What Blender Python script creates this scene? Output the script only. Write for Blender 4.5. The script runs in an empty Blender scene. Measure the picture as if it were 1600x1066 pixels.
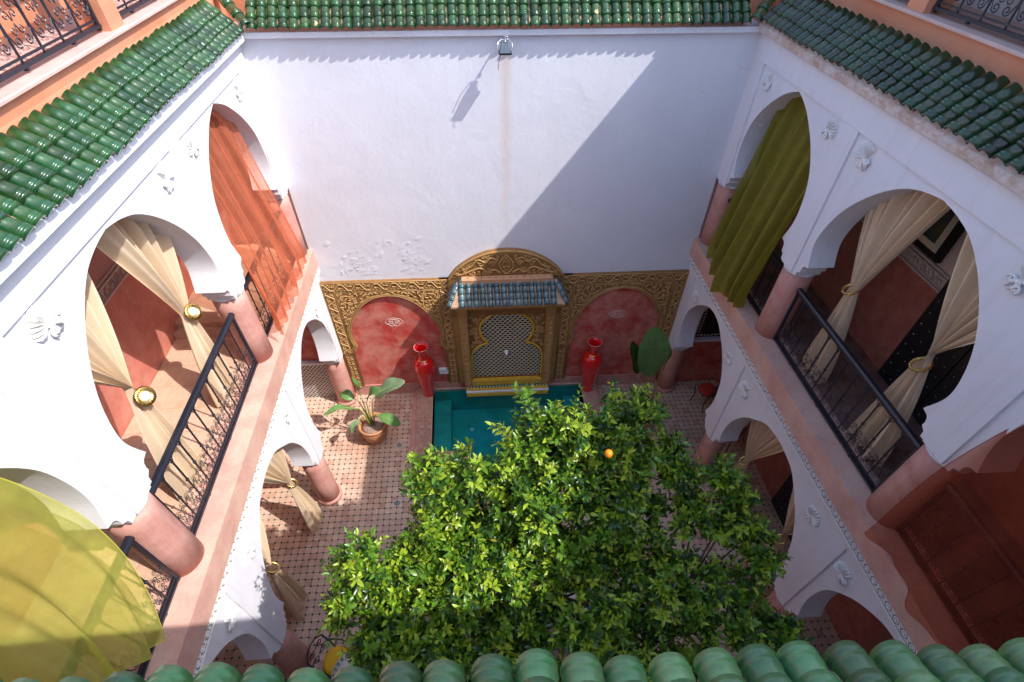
import bpy, bmesh, math, random
from math import sin, cos, pi, radians, sqrt, atan2
from mathutils import Matrix, Vector
from mathutils.geometry import tessellate_polygon
import numpy as np
random.seed(7); np.random.seed(7)
R = random.Random(11)
SC = bpy.context.scene; COL = SC.collection
S = 0.78            # one survey unit in metres; everything is laid out in units with the eye level at z = 0
ZF0 = -12.05        # courtyard floor in units (becomes z = 0 metres)
K = 0.03            # the courtyard is a slight parallelogram: y = v - K (x - 0.8)
# ------------------------------------------------------------ camera
cam = bpy.data.cameras.new('camera'); camo = bpy.data.objects.new('camera', cam); COL.objects.link(camo)
cam.sensor_width = 36; cam.lens = 791/1600*36; cam.clip_start = .05; cam.clip_end = 400
Rw = Matrix(((0.99620, -0.05919, 0.06305), (-0.08639, -0.70358, 0.70535), (0.00262, -0.70813, -0.70608)))
# columns of Rw are image right, image down, forward in world axes
cm = Matrix.Identity(4)
rx = Vector((Rw[0][0], Rw[1][0], Rw[2][0])).normalized(); fw = Vector((Rw[0][2], Rw[1][2], Rw[2][2]))
fw = (fw - rx*fw.dot(rx)).normalized(); up = rx.cross(fw)
for i in range(3): cm[i][0] = rx[i]; cm[i][1] = up[i]; cm[i][2] = -fw[i]
cm.translation = Vector((0, 0, -ZF0*S))
camo.matrix_world = cm; SC.camera = camo
SC.render.resolution_x = 1024; SC.render.resolution_y = 682
# ------------------------------------------------------------ light
SD = Vector((-.735, .36, -1)).normalized()      # the way the sunlight travels
wd = bpy.data.worlds.new('World'); SC.world = wd; wd.use_nodes = True
nt = wd.node_tree; bg = nt.nodes['Background']; sky = nt.nodes.new('ShaderNodeTexSky'); sky.sky_type = 'NISHITA'
sky.sun_disc = False; sky.dust_density = 1.6; sky.air_density = 1.25; sky.ozone_density = 1.9; sky.sun_elevation = math.asin(-SD.z); sky.sun_rotation = atan2(-SD.x, -SD.y)
nt.links.new(sky.outputs[0], bg.inputs[0]); bg.inputs[1].default_value = .15
sl = bpy.data.lights.new('sun', 'SUN'); slo = bpy.data.objects.new('sun', sl); COL.objects.link(slo)
sl.energy = 2.0; sl.angle = radians(.5); sl.color = (1, .965, .92); slo.rotation_euler = SD.to_track_quat('-Z', 'Y').to_euler()
slo.location = (6, -4, 16)
SC.view_settings.view_transform = 'Standard'; SC.view_settings.look = 'None'; SC.view_settings.exposure = 1.5; SC.view_settings.gamma = 1
SC.render.engine = 'CYCLES'

# ------------------------------------------------------------ materials
def N(t, ty, **kw):
    n = t.nodes.new(ty)
    for k, v in kw.items():
        if k in n.inputs: n.inputs[k].default_value = v
        else: setattr(n, k, v)
    return n
def mat(name, col, rough=.7, var=.12, vscale=3., bump=.15, bscale=30., col2=None, c2=.0, c2scale=1.5, coat=0., metal=0., transl=0., alpha=1., rnd=0., spec=.4, vein=0, detail=8., bdist=.01):
    m = bpy.data.materials.new(name); m.use_nodes = True; t = m.node_tree; b = t.nodes['Principled BSDF']; L = t.links.new
    tc = N(t, 'ShaderNodeTexCoord')
    n1 = N(t, 'ShaderNodeTexNoise', Scale=vscale, Detail=detail, Roughness=.6); L(tc.outputs['Object'], n1.inputs['Vector'])
    mr = N(t, 'ShaderNodeMapRange'); mr.inputs[1].default_value = .25; mr.inputs[2].default_value = .75
    mr.inputs[3].default_value = 1-var; mr.inputs[4].default_value = 1+var; L(n1.outputs[0], mr.inputs[0])
    base = N(t, 'ShaderNodeRGB'); base.outputs[0].default_value = (*col, 1); cur = base.outputs[0]
    if col2:
        n2 = N(t, 'ShaderNodeTexNoise', Scale=c2scale, Detail=7, Roughness=.65, Distortion=.4); L(tc.outputs['Object'], n2.inputs['Vector'])
        r2 = N(t, 'ShaderNodeMapRange'); r2.inputs[1].default_value = .5-.12+.12*(1-2*c2); r2.inputs[2].default_value = .62+.12*(1-2*c2); L(n2.outputs[0], r2.inputs[0])
        mx = N(t, 'ShaderNodeMixRGB'); L(r2.outputs[0], mx.inputs[0]); L(cur, mx.inputs[1]); mx.inputs[2].default_value = (*col2, 1); cur = mx.outputs[0]
    if vein:
        vo = N(t, 'ShaderNodeTexVoronoi', feature='DISTANCE_TO_EDGE', Scale=vein); nn = N(t, 'ShaderNodeTexNoise', Scale=4., Detail=5); L(tc.outputs['Object'], nn.inputs['Vector'])
        va = N(t, 'ShaderNodeVectorMath', operation='ADD'); vm = N(t, 'ShaderNodeVectorMath', operation='SCALE'); vm.inputs['Scale'].default_value = .25; L(nn.outputs[1], vm.inputs[0]); L(tc.outputs['Object'], va.inputs[0]); L(vm.outputs[0], va.inputs[1]); L(va.outputs[0], vo.inputs['Vector'])
        rv_ = N(t, 'ShaderNodeMapRange'); rv_.inputs[1].default_value = 0; rv_.inputs[2].default_value = .035; rv_.inputs[3].default_value = .22; rv_.inputs[4].default_value = 0; L(vo.outputs[0], rv_.inputs[0])
        mv = N(t, 'ShaderNodeMixRGB'); L(rv_.outputs[0], mv.inputs[0]); L(cur, mv.inputs[1]); mv.inputs[2].default_value = (col[0]*.55, col[1]*.4, col[2]*.4, 1); cur = mv.outputs[0]
    hv = N(t, 'ShaderNodeHueSaturation'); L(mr.outputs[0], hv.inputs['Value']); L(cur, hv.inputs['Color'])
    if rnd:
        oi = N(t, 'ShaderNodeObjectInfo'); m2 = N(t, 'ShaderNodeMapRange'); m2.inputs[3].default_value = 1-rnd; m2.inputs[4].default_value = 1+rnd
        L(oi.outputs['Random'], m2.inputs[0]); mm = N(t, 'ShaderNodeMath', operation='MULTIPLY'); L(mr.outputs[0], mm.inputs[0]); L(m2.outputs[0], mm.inputs[1])
        L(mm.outputs[0], hv.inputs['Value'])
        m3 = N(t, 'ShaderNodeMapRange'); m3.inputs[3].default_value = .5-rnd*.06; m3.inputs[4].default_value = .5+rnd*.06
        fr = N(t, 'ShaderNodeMath', operation='FRACT'); mu = N(t, 'ShaderNodeMath', operation='MULTIPLY'); mu.inputs[1].default_value = 7.3
        L(oi.outputs['Random'], mu.inputs[0]); L(mu.outputs[0], fr.inputs[0]); L(fr.outputs[0], m3.inputs[0]); L(m3.outputs[0], hv.inputs['Hue'])
    L(hv.outputs[0], b.inputs['Base Color'])
    b.inputs['Roughness'].default_value = rough; b.inputs['Metallic'].default_value = metal
    b.inputs['Coat Weight'].default_value = coat; b.inputs['Coat Roughness'].default_value = .08
    b.inputs['Specular IOR Level'].default_value = spec
    if bump:
        n3 = N(t, 'ShaderNodeTexNoise', Scale=bscale, Detail=6, Roughness=.6); L(tc.outputs['Object'], n3.inputs['Vector'])
        bp = N(t, 'ShaderNodeBump', Strength=bump, Distance=bdist); L(n3.outputs[0], bp.inputs['Height']); L(bp.outputs[0], b.inputs['Normal'])
    out = t.nodes['Material Output']; sh = b.outputs[0]
    if transl:
        tr = N(t, 'ShaderNodeBsdfTranslucent'); L(hv.outputs[0], tr.inputs[0]); ms = N(t, 'ShaderNodeMixShader'); ms.inputs[0].default_value = transl
        L(sh, ms.inputs[1]); L(tr.outputs[0], ms.inputs[2]); sh = ms.outputs[0]
    if alpha < 1:
        ts = N(t, 'ShaderNodeBsdfTransparent'); ts.inputs[0].default_value = (*[min(1, c**.23) for c in col], 1)
        ms = N(t, 'ShaderNodeMixShader'); L(ts.outputs[0], ms.inputs[1]); L(sh, ms.inputs[2])
        lw = N(t, 'ShaderNodeLayerWeight', Blend=.35); m4 = N(t, 'ShaderNodeMapRange'); m4.inputs[3].default_value = alpha; m4.inputs[4].default_value = min(1, alpha+.35)
        L(lw.outputs['Facing'], m4.inputs[0])
        nw = N(t, 'ShaderNodeTexNoise', Scale=6, Detail=4); L(tc.outputs['Object'], nw.inputs['Vector'])
        ad = N(t, 'ShaderNodeMath', operation='MULTIPLY_ADD'); L(nw.outputs[0], ad.inputs[0]); ad.inputs[1].default_value = .25
        sb = N(t, 'ShaderNodeMath', operation='SUBTRACT'); L(m4.outputs[0], sb.inputs[0]); sb.inputs[1].default_value = .125
        L(sb.outputs[0], ad.inputs[2]); L(ad.outputs[0], ms.inputs[0]); sh = ms.outputs[0]
    L(sh, out.inputs[0])
    return m
M = {}
M['white'] = mat('white_plaster', (.74, .73, .77), .75, .05, 1.2, .5, 14, bdist=.006)
M['white_r'] = mat('white_relief', (.80, .77, .74), .7, .08, 5, .2, 30)
M['pink'] = mat('pink_tadelakt', (.58, .31, .26), .5, .10, 2.2, .12, 18, col2=(.50, .22, .18), c2=.45, c2scale=4, vein=9)
M['pinkl'] = mat('pale_pink_ledge', (.66, .42, .33), .55, .10, 2.5, .15, 20, col2=(.58, .31, .25), c2=.45, c2scale=2, vein=5)
M['orange'] = mat('orange_wall', (.60, .215, .11), .7, .10, 1.6, .25, 22, col2=(.62, .27, .16), c2=.4, c2scale=.9)
M['sill'] = mat('sill_stone', (.55, .36, .31), .7, .15, 5, .2, 25)
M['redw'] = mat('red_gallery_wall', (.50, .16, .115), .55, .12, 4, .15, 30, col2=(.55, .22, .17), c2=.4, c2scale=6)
M['redd'] = mat('red_gallery_wall_shaded', (.36, .105, .075), .55, .14, 4, .15, 30, col2=(.40, .15, .11), c2=.4, c2scale=6)  # darker copy of the red wall; interior shade put into its colour
M['brownm'] = mat('brown_marble', (.22, .13, .10), .35, .2, 2.5, .04, 20, col2=(.12, .06, .05), c2=.4, c2scale=2.5)  # brown marble, darkened further so the colour carries some gallery shade
M['upperw'] = mat('rose_gallery_wall', (.50, .28, .24), .7, .06, 3, .1, 20)
M['redn'] = mat('red_niche', (.50, .055, .045), .45, .2, 6, .15, 25, col2=(.60, .22, .17), c2=.5, c2scale=2.4)
M['gold'] = mat('ochre_relief', (.46, .265, .095), .5, .16, 6, .2, 40, spec=.5)
M['golddk'] = mat('ochre_ground', (.25, .125, .04), .65, .2, 8, .3, 40)  # darker ochre behind the carving; shade of the recesses put into colour
M['gold2'] = mat('ochre_flat', (.38, .215, .07), .5, .15, 4, .15, 30)
M['yellow'] = mat('yellow_tile', (.72, .42, .035), .25, .15, 12, .05, 40, coat=.4)
M['dkgreen'] = mat('green_tile', (.01, .13, .09), .2, .2, 12, .05, 40, coat=.6)
M['greeng'] = mat('green_glaze', (.005, .062, .012), .30, .45, 14, .2, 26, coat=.55, rnd=.42, col2=(.03, .055, .02), c2=.45, c2scale=9)
M['greenn'] = mat('green_glaze_dusty', (.06, .19, .055), .42, .6, 7, .5, 18, coat=.3, rnd=.45, col2=(.12, .14, .075), c2=.42, c2scale=5)
M['greenr'] = mat('green_glaze_shaded_roof', (.006, .042, .011), .34, .45, 14, .2, 26, coat=.4, rnd=.5, col2=(.03, .035, .016), c2=.45, c2scale=9)  # darker copy of the green glaze, right roof's shade included in the colour
M['chip'] = mat('bare_clay', (.62, .36, .22), .85, .15, 8, .2, 40)
M['blueg'] = mat('blue_glaze', (.022, .085, .12), .25, .35, 16, .25, 40, coat=.6, rnd=.3, col2=(.1, .15, .15), c2=.3, c2scale=14)
M['mortar'] = mat('roof_mortar', (.46, .30, .19), .9, .25, 8, .8, 20, bdist=.02)
M['terra'] = mat('terracotta_tile', (.59, .42, .33), .5, .22, 3, .15, 30, col2=(.50, .28, .20), c2=.3, c2scale=1.3, rnd=.14)
M['grout'] = mat('grout', (.52, .36, .28), .9, .2, 6, .3, 40)
M['insert'] = mat('green_insert', (.02, .07, .045), .3, .4, 30, 0, 40)
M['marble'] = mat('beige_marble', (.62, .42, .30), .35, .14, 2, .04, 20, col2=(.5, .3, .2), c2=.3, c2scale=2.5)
M['coping'] = mat('coping_brick', (.50, .28, .21), .6, .25, 9, .2, 40, rnd=.2)
M['iron'] = mat('black_iron', (.012, .014, .024), .38, .2, 12, .1, 60, spec=.6)
M['cream'] = mat('cream_curtain', (.86, .69, .49), .85, .08, 5, .25, 260, transl=.22)
M['brass'] = mat('brass', (.78, .55, .18), .22, .15, 14, .3, 60, metal=1.)
M['pearl'] = mat('pearl', (.8, .76, .68), .3, .05, 5, 0)
M['orange_s'] = mat('orange_sheer', (.82, .25, .13), .7, .08, 10, 0, 160, transl=.4, alpha=.34)
M['olive_s'] = mat('olive_sheer', (.27, .235, .022), .7, .1, 10, 0, 160, transl=.3, alpha=.74)
M['yellow_s'] = mat('yellow_green_sheer', (.64, .63, .12), .7, .18, 4, .5, 9, transl=.5, alpha=.48)
M['red_s'] = mat('dark_red_sheer', (.46, .075, .03), .7, .15, 5, .4, 9, transl=.4, alpha=.22)
for k_, c_ in (('orange', (.75, .12, .035)), ('olive', (.2, .18, .015)), ('yellow', (.42, .38, .04)), ('red', (.25, .02, .01))): M[k_+'_h'] = mat(k_+'_hem', c_, .8, .1, 20, 0)
M['redgl'] = mat('red_lacquer', (.72, .006, .008), .14, .1, 3, .03, 20, coat=1.)
M['clay'] = mat('clay_pot', (.52, .24, .11), .6, .2, 5, .2, 30)
M['soil'] = mat('gravel_soil', (.30, .2, .16), .95, .4, 25, 1., 40)
M['teal'] = mat('teal_plaster', (.015, .34, .26), .4, .3, 2.5, .15, 20, col2=(.008, .27, .31), c2=.4, c2scale=1.2)
M['bark'] = mat('bark', (.12, .085, .055), .9, .3, 10, .6, 30)
M['black'] = mat('black_lacquer_wood', (.008, .008, .010), .35, .1, 5, .05)
M['wood'] = mat('brown_wood', (.16, .07, .035), .5, .25, 6, .2, 20)
M['grey'] = mat('grey_metal', (.10, .12, .15), .35, .2, 10, .1, metal=.3)
M['steel'] = mat('bright_metal', (.6, .62, .66), .25, .1, 10, .05, metal=.8)
M['whitep'] = mat('white_plastic', (.75, .78, .82), .4, .03)
M['orange_f'] = mat('orange_peel', (.85, .28, .01), .45, .1, 20, .2, 80)
M['cushr'] = mat('red_cushion', (.5, .03, .015), .8, .1, 10, .1, 60)
M['cushy'] = mat('yellow_cushion', (.75, .42, .02), .8, .1, 10, .1, 60)
M['painting'] = mat('painting_canvas', (.03, .06, .07), .4, .3, 8, .1, col2=(.12, .10, .02), c2=.4, c2scale=6)
M['blackm'] = mat('black_mosaic', (.012, .012, .014), .3, .2, 10, 0)
M['creamm'] = mat('cream_mosaic', (.68, .62, .46), .35, .15, 14, .05)
M['whitem'] = mat('white_mosaic', (.62, .58, .55), .35, .15, 14, .05)
M['lf1'] = mat('leaf_green', (.105, .225, .014), .34, .25, 5, 0, transl=.22, spec=.5)
M['lf2'] = mat('leaf_light', (.32, .44, .03), .36, .25, 5, 0, transl=.25, spec=.5)
M['lf3'] = mat('leaf_deep', (.024, .072, .010), .30, .25, 5, 0, transl=.14, spec=.5)
M['lf4'] = mat('leaf_yellow', (.28, .28, .03), .4, .2, 5, 0, transl=.35)
M['ban'] = mat('big_leaf', (.13, .28, .08), .35, .2, 8, .25, 30, transl=.25, spec=.5)
M['bang'] = mat('big_leaf_grey', (.17, .26, .14), .45, .2, 8, .25, 30, transl=.2, spec=.5)
M['stem'] = mat('leaf_stem', (.22, .27, .06), .5, .2, 8, 0)
# back wall plaster: faint rust streak below the lamp, hairline cracks and flaking patches
def streaks(m, col, amt):
    t = m.node_tree; L = t.links.new; b = t.nodes['Principled BSDF']; tc = N(t, 'ShaderNodeTexCoord'); old = b.inputs['Base Color'].links[0].from_socket
    mp = N(t, 'ShaderNodeMapping'); mp.inputs['Scale'].default_value = (6, 6, .5); L(tc.outputs['Object'], mp.inputs[0]); n8 = N(t, 'ShaderNodeTexNoise', Scale=1.6, Detail=7, Roughness=.7); L(mp.outputs[0], n8.inputs['Vector'])
    r8 = N(t, 'ShaderNodeMapRange'); r8.inputs[1].default_value = .5; r8.inputs[2].default_value = .78; r8.inputs[4].default_value = amt; L(n8.outputs[0], r8.inputs[0]); m8 = N(t, 'ShaderNodeMixRGB'); L(r8.outputs[0], m8.inputs[0]); L(old, m8.inputs[1]); m8.inputs[2].default_value = (*col, 1)
    L(m8.outputs[0], b.inputs['Base Color'])
streaks(M['white'], (.60, .54, .52), .5); streaks(M['pink'], (.66, .44, .38), .5)
def backwall():
    m = mat('back_wall_plaster', (.70, .70, .755), .75, .05, 1.1, .45, 14, bdist=.006); t = m.node_tree; L = t.links.new; b = t.nodes['Principled BSDF']
    tc = N(t, 'ShaderNodeTexCoord'); sp = N(t, 'ShaderNodeSeparateXYZ'); L(tc.outputs['Object'], sp.inputs[0])
    def mth(op, a, c):
        n = N(t, 'ShaderNodeMath', operation=op)
        for i, q in enumerate((a, c)):
            if isinstance(q, (int, float)): n.inputs[i].default_value = q
            elif q is not None: L(q, n.inputs[i])
        return n.outputs[0]
    nz = N(t, 'ShaderNodeTexNoise', Scale=3, Detail=6); L(tc.outputs['Object'], nz.inputs['Vector'])
    dx = mth('ABSOLUTE', mth('ADD', mth('SUBTRACT', sp.outputs[0], .76*S), mth('MULTIPLY', mth('SUBTRACT', nz.outputs[0], .5), .12)), None)
    st = N(t, 'ShaderNodeMapRange'); st.inputs[1].default_value = .11; st.inputs[2].default_value = 0; L(dx, st.inputs[0])
    zz = N(t, 'ShaderNodeMapRange'); zz.inputs[1].default_value = -7.2*S; zz.inputs[2].default_value = -3.6*S; L(sp.outputs[2], zz.inputs[0])
    z2 = N(t, 'ShaderNodeMapRange'); z2.inputs[1].default_value = -2.5*S; z2.inputs[2].default_value = -2.8*S; L(sp.outputs[2], z2.inputs[0])
    fac = mth('MULTIPLY', mth('MULTIPLY', st.outputs[0], zz.outputs[0]), mth('MULTIPLY', z2.outputs[0], .5))
    mx = N(t, 'ShaderNodeMixRGB'); old = b.inputs['Base Color'].links[0].from_socket; L(fac, mx.inputs[0]); L(old, mx.inputs[1]); mx.inputs[2].default_value = (.62, .43, .28, 1)
    # grimy hue drift
    n5 = N(t, 'ShaderNodeTexNoise', Scale=.7, Detail=5); L(tc.outputs['Object'], n5.inputs['Vector']); r5 = N(t, 'ShaderNodeMapRange'); r5.inputs[1].default_value = .45; r5.inputs[2].default_value = .7; r5.inputs[4].default_value = .35; L(n5.outputs[0], r5.inputs[0])
    m5 = N(t, 'ShaderNodeMixRGB'); L(r5.outputs[0], m5.inputs[0]); L(mx.outputs[0], m5.inputs[1]); m5.inputs[2].default_value = (.72, .71, .76, 1)
    # cracks
    vo = N(t, 'ShaderNodeTexVoronoi', feature='DISTANCE_TO_EDGE', Scale=.55); vn = N(t, 'ShaderNodeVectorMath', operation='ADD')
    n6 = N(t, 'ShaderNodeTexNoise', Scale=2.2, Detail=6); L(tc.outputs['Object'], n6.inputs['Vector']); L(tc.outputs['Object'], vn.inputs[0]); L(n6.outputs[1], vn.inputs[1]); L(vn.outputs[0], vo.inputs['Vector'])
    cr = N(t, 'ShaderNodeMapRange'); cr.inputs[1].default_value = 0; cr.inputs[2].default_value = .004; cr.inputs[3].default_value = 1; cr.inputs[4].default_value = 0; L(vo.outputs[0], cr.inputs[0])
    n7 = N(t, 'ShaderNodeTexNoise', Scale=1.1, Detail=3); L(tc.outputs['Object'], n7.inputs['Vector']); r7 = N(t, 'ShaderNodeMapRange'); r7.inputs[1].default_value = .5; r7.inputs[2].default_value = .62; L(n7.outputs[0], r7.inputs[0])
    cf = mth('MULTIPLY', mth('MULTIPLY', cr.outputs[0], r7.outputs[0]), .3)
    m6 = N(t, 'ShaderNodeMixRGB'); L(cf, m6.inputs[0]); L(m5.outputs[0], m6.inputs[1]); m6.inputs[2].default_value = (.3, .28, .3, 1)
    mp = N(t, 'ShaderNodeMapping'); mp.inputs['Scale'].default_value = (5, 5, .45); L(tc.outputs['Object'], mp.inputs[0]); n8 = N(t, 'ShaderNodeTexNoise', Scale=1.6, Detail=6, Roughness=.65); L(mp.outputs[0], n8.inputs['Vector'])
    r8 = N(t, 'ShaderNodeMapRange'); r8.inputs[1].default_value = .52; r8.inputs[2].default_value = .75; r8.inputs[4].default_value = .30; L(n8.outputs[0], r8.inputs[0]); m8 = N(t, 'ShaderNodeMixRGB'); L(r8.outputs[0], m8.inputs[0]); L(m6.outputs[0], m8.inputs[1]); m8.inputs[2].default_value = (.66, .62, .62, 1)
    L(m8.outputs[0], b.inputs['Base Color'])
    old = b.inputs['Normal'].links[0].from_socket; n9 = N(t, 'ShaderNodeTexNoise', Scale=1.7, Detail=5, Distortion=.6); L(tc.outputs['Object'], n9.inputs['Vector']); b9 = N(t, 'ShaderNodeBump', Strength=.45, Distance=.024); L(n9.outputs[0], b9.inputs['Height']); L(old, b9.inputs['Normal']); L(b9.outputs[0], b.inputs['Normal'])
    return m
M['back'] = backwall()
def water():
    m = bpy.data.materials.new('pool_water'); m.use_nodes = True; t = m.node_tree; L = t.links.new; t.nodes.remove(t.nodes['Principled BSDF'])
    tr = N(t, 'ShaderNodeBsdfTransparent'); tr.inputs[0].default_value = (.62, .95, .98, 1); gl = N(t, 'ShaderNodeBsdfGlossy', Roughness=.02)
    fr = N(t, 'ShaderNodeFresnel', IOR=1.33); tc = N(t, 'ShaderNodeTexCoord'); n = N(t, 'ShaderNodeTexNoise', Scale=7, Detail=3); L(tc.outputs['Object'], n.inputs['Vector'])
    bp = N(t, 'ShaderNodeBump', Strength=.25, Distance=.02); L(n.outputs[0], bp.inputs['Height']); L(bp.outputs[0], gl.inputs['Normal']); L(bp.outputs[0], fr.inputs['Normal'])
    ms = N(t, 'ShaderNodeMixShader'); L(fr.outputs[0], ms.inputs[0]); L(tr.outputs[0], ms.inputs[1]); L(gl.outputs[0], ms.inputs[2]); L(ms.outputs[0], t.nodes['Material Output'].inputs[0])
    return m
M['water'] = water()
M['emb'] = mat('pale_emblem', (.62, .42, .38), .6, .1)

# ------------------------------------------------------------ mesh helpers
def yv(x, v): return v - K*(x-.8)
def P(x, v, z): return Vector((x, yv(x, v), z))
class MB:
    def __init__(s): s.v = []; s.f = []; s.m = []; s.sm = []
    def add(s, vs, fs, mi=0, smooth=False):
        o = len(s.v); s.v += [tuple(q) for q in vs]
        for f in fs: s.f.append(tuple(i+o for i in f)); s.m.append(mi); s.sm.append(smooth)
    def box(s, x0, x1, y0, y1, z0, z1, mi=0, b=0.0):
        if b <= 0:
            s.add([(x0,y0,z0),(x1,y0,z0),(x1,y1,z0),(x0,y1,z0),(x0,y0,z1),(x1,y0,z1),(x1,y1,z1),(x0,y1,z1)],
              [(0,3,2,1),(4,5,6,7),(0,1,5,4),(1,2,6,5),(2,3,7,6),(3,0,4,7)], mi)
        else:
            s.add([(x0,y0,z0),(x1,y0,z0),(x1,y1,z0),(x0,y1,z0),(x0,y0,z1-b),(x1,y0,z1-b),(x1,y1,z1-b),(x0,y1,z1-b),(x0+b,y0+b,z1),(x1-b,y0+b,z1),(x1-b,y1-b,z1),(x0+b,y1-b,z1)],
              [(0,3,2,1),(8,9,10,11),(0,1,5,4),(1,2,6,5),(2,3,7,6),(3,0,4,7),(4,5,9,8),(5,6,10,9),(6,7,11,10),(7,4,8,11)], mi)
    def prism(s, poly, axis, a, b, mi=0, smooth=False):
        """poly: 2D points; axis 'x': (v,z) extruded x a..b; 'y': (x,z) extruded v a..b; 'z': (x,v) extruded"""
        def mk(p, h): return (h, p[0], p[1]) if axis == 'x' else ((p[0], h, p[1]) if axis == 'y' else (p[0], p[1], h))
        n = len(poly); o = len(s.v); s.v += [mk(p, a) for p in poly]+[mk(p, b) for p in poly]
        tris = tessellate_polygon([[Vector((p[0], p[1], 0)) for p in poly]])
        for t in tris:
            s.f.append((o+t[0], o+t[1], o+t[2])); s.m.append(mi); s.sm.append(False)
            s.f.append((o+n+t[2], o+n+t[1], o+n+t[0])); s.m.append(mi); s.sm.append(False)
        for i in range(n):
            j = (i+1) % n; s.f.append((o+i, o+j, o+n+j, o+n+i)); s.m.append(mi); s.sm.append(smooth)
    def tube(s, pts, r, seg=5, mi=0, closed=False, cap=True):
        pts = [Vector(p) for p in pts]; n = len(pts); o = len(s.v); rr = r if isinstance(r, (list, tuple)) else [r]*n
        pn = None
        for i, p in enumerate(pts):
            if closed: t = pts[(i+1) % n]-pts[i-1]
            else: t = pts[min(i+1, n-1)]-pts[max(i-1, 0)]
            if t.length < 1e-9: t = Vector((0, 0, 1))
            t.normalize()
            if pn is None:
                a = Vector((0, 0, 1)) if abs(t.z) < .9 else Vector((1, 0, 0)); pn = t.cross(a).normalized()
            else:
                pn = pn-t*pn.dot(t)
                pn = pn.normalized() if pn.length > 1e-6 else t.orthogonal().normalized()
            q = t.cross(pn)
            for k in range(seg):
                a = 2*pi*k/seg; s.v.append(tuple(p+(pn*cos(a)+q*sin(a))*rr[i]))
        for i in range(n if closed else n-1):
            j = (i+1) % n
            for k in range(seg):
                l = (k+1) % seg; s.f.append((o+i*seg+k, o+i*seg+l, o+j*seg+l, o+j*seg+k)); s.m.append(mi); s.sm.append(seg > 4)
        if cap and not closed:
            s.f.append(tuple(o+k for k in range(seg))[::-1]); s.f.append(tuple(o+(n-1)*seg+k for k in range(seg))); s.m += [mi, mi]; s.sm += [False, False]
    def lathe(s, prof, c=(0, 0, 0), seg=28, mi=0, smooth=True):
        o = len(s.v)
        for r, z in prof:
            for k in range(seg):
                a = 2*pi*k/seg; s.v.append((c[0]+r*cos(a), c[1]+r*sin(a), c[2]+z))
        for i in range(len(prof)-1):
            for k in range(seg):
                l = (k+1) % seg; s.f.append((o+i*seg+k, o+i*seg+l, o+(i+1)*seg+l, o+(i+1)*seg+k)); s.m.append(mi); s.sm.append(smooth)
        s.f.append(tuple(o+k for k in range(seg))[::-1]); s.m.append(mi); s.sm.append(False)
        q = o+(len(prof)-1)*seg; s.f.append(tuple(q+k for k in range(seg))); s.m.append(mi); s.sm.append(False)
    def grid(s, fn, nu, nv, mi=0):
        o = len(s.v)
        for j in range(nv+1):
            for i in range(nu+1): s.v.append(tuple(fn(i/nu, j/nv)))
        for j in range(nv):
            for i in range(nu):
                a = o+j*(nu+1)+i; s.f.append((a, a+1, a+nu+2, a+nu+1)); s.m.append(mi); s.sm.append(True)
    def build(s, name, mats, parent=None, world=False, kind=None):
        """world=True: vertices are survey coordinates (x, v, z) and get skewed; otherwise local to the parent"""
        me = bpy.data.meshes.new(name); vs = s.v
        if world:
            off = parent_loc(parent); vs = [(x-off.x, yv(x, v)-off.y, z-off.z) for x, v, z in vs]
        me.from_pydata(vs, [], s.f); me.update()
        if not isinstance(mats, (list, tuple)): mats = [mats]
        for m in mats: me.materials.append(m)
        me.polygons.foreach_set('material_index', s.m); me.polygons.foreach_set('use_smooth', s.sm)
        o = bpy.data.objects.new(name, me); COL.objects.link(o)
        if parent: o.parent = parent
        if kind: o['kind'] = kind
        return o
def parent_loc(p):
    l = Vector((0, 0, 0))
    while p: l = l+p.location; p = p.parent
    return l
def tag(o, label=None, cat=None, group=None, kind=None):
    if label: o['label'] = label
    if cat: o['category'] = cat
    if group: o['group'] = group
    if kind: o['kind'] = kind
    return o
def empty(name, loc, label, cat, group=None, rz=0):
    o = bpy.data.objects.new(name, None); COL.objects.link(o); o.location = loc; o.rotation_euler = (0, 0, rz); o.empty_display_size = .2
    return tag(o, label, cat, group)
def inst(o, parent, loc, rot=None, mtx=None):
    c = o.copy(); COL.objects.link(c); c.parent = parent
    if mtx is not None: c.matrix_local = mtx
    else:
        c.location = loc
        if rot: c.rotation_euler = rot
    return c
KIDS = {}
def kids_of(o): return [c for c in bpy.data.objects if c.parent == o]
def copy_tree(o, parent=None):
    c = o.copy(); COL.objects.link(c); c.parent = parent
    for ch in kids_of(o): copy_tree(ch, c)
    return c
def cr(pts, n=6):
    """Catmull-Rom through 2D points"""
    out = []; p = [np.array(q, float) for q in pts]
    for i in range(len(p)-1):
        a = p[max(i-1, 0)]; b = p[i]; c = p[i+1]; d = p[min(i+2, len(p)-1)]
        for k in range(n):
            t = k/n; out.append(tuple(.5*((2*b)+(-a+c)*t+(2*a-5*b+4*c-d)*t*t+(-a+3*b-3*c+d)*t**3)))
    out.append(tuple(p[-1])); return out
def spiral(c, r0, r1, a0, turns, n=14):
    return [(c[0]+(r0+(r1-r0)*i/(n-1))*cos(a0+turns*2*pi*i/(n-1)), c[1]+(r0+(r1-r0)*i/(n-1))*sin(a0+turns*2*pi*i/(n-1))) for i in range(n)]

XL, XR = -3.81, 5.33          # courtyard faces of the two arcades
V0, V1 = .08, 10.0            # near and far wall
ZG, ZT = -6.77, -2.42         # gallery floor, top of the arcade wall
VB, VA, VC = 2.99, 6.73, 9.85 # column lines

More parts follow.
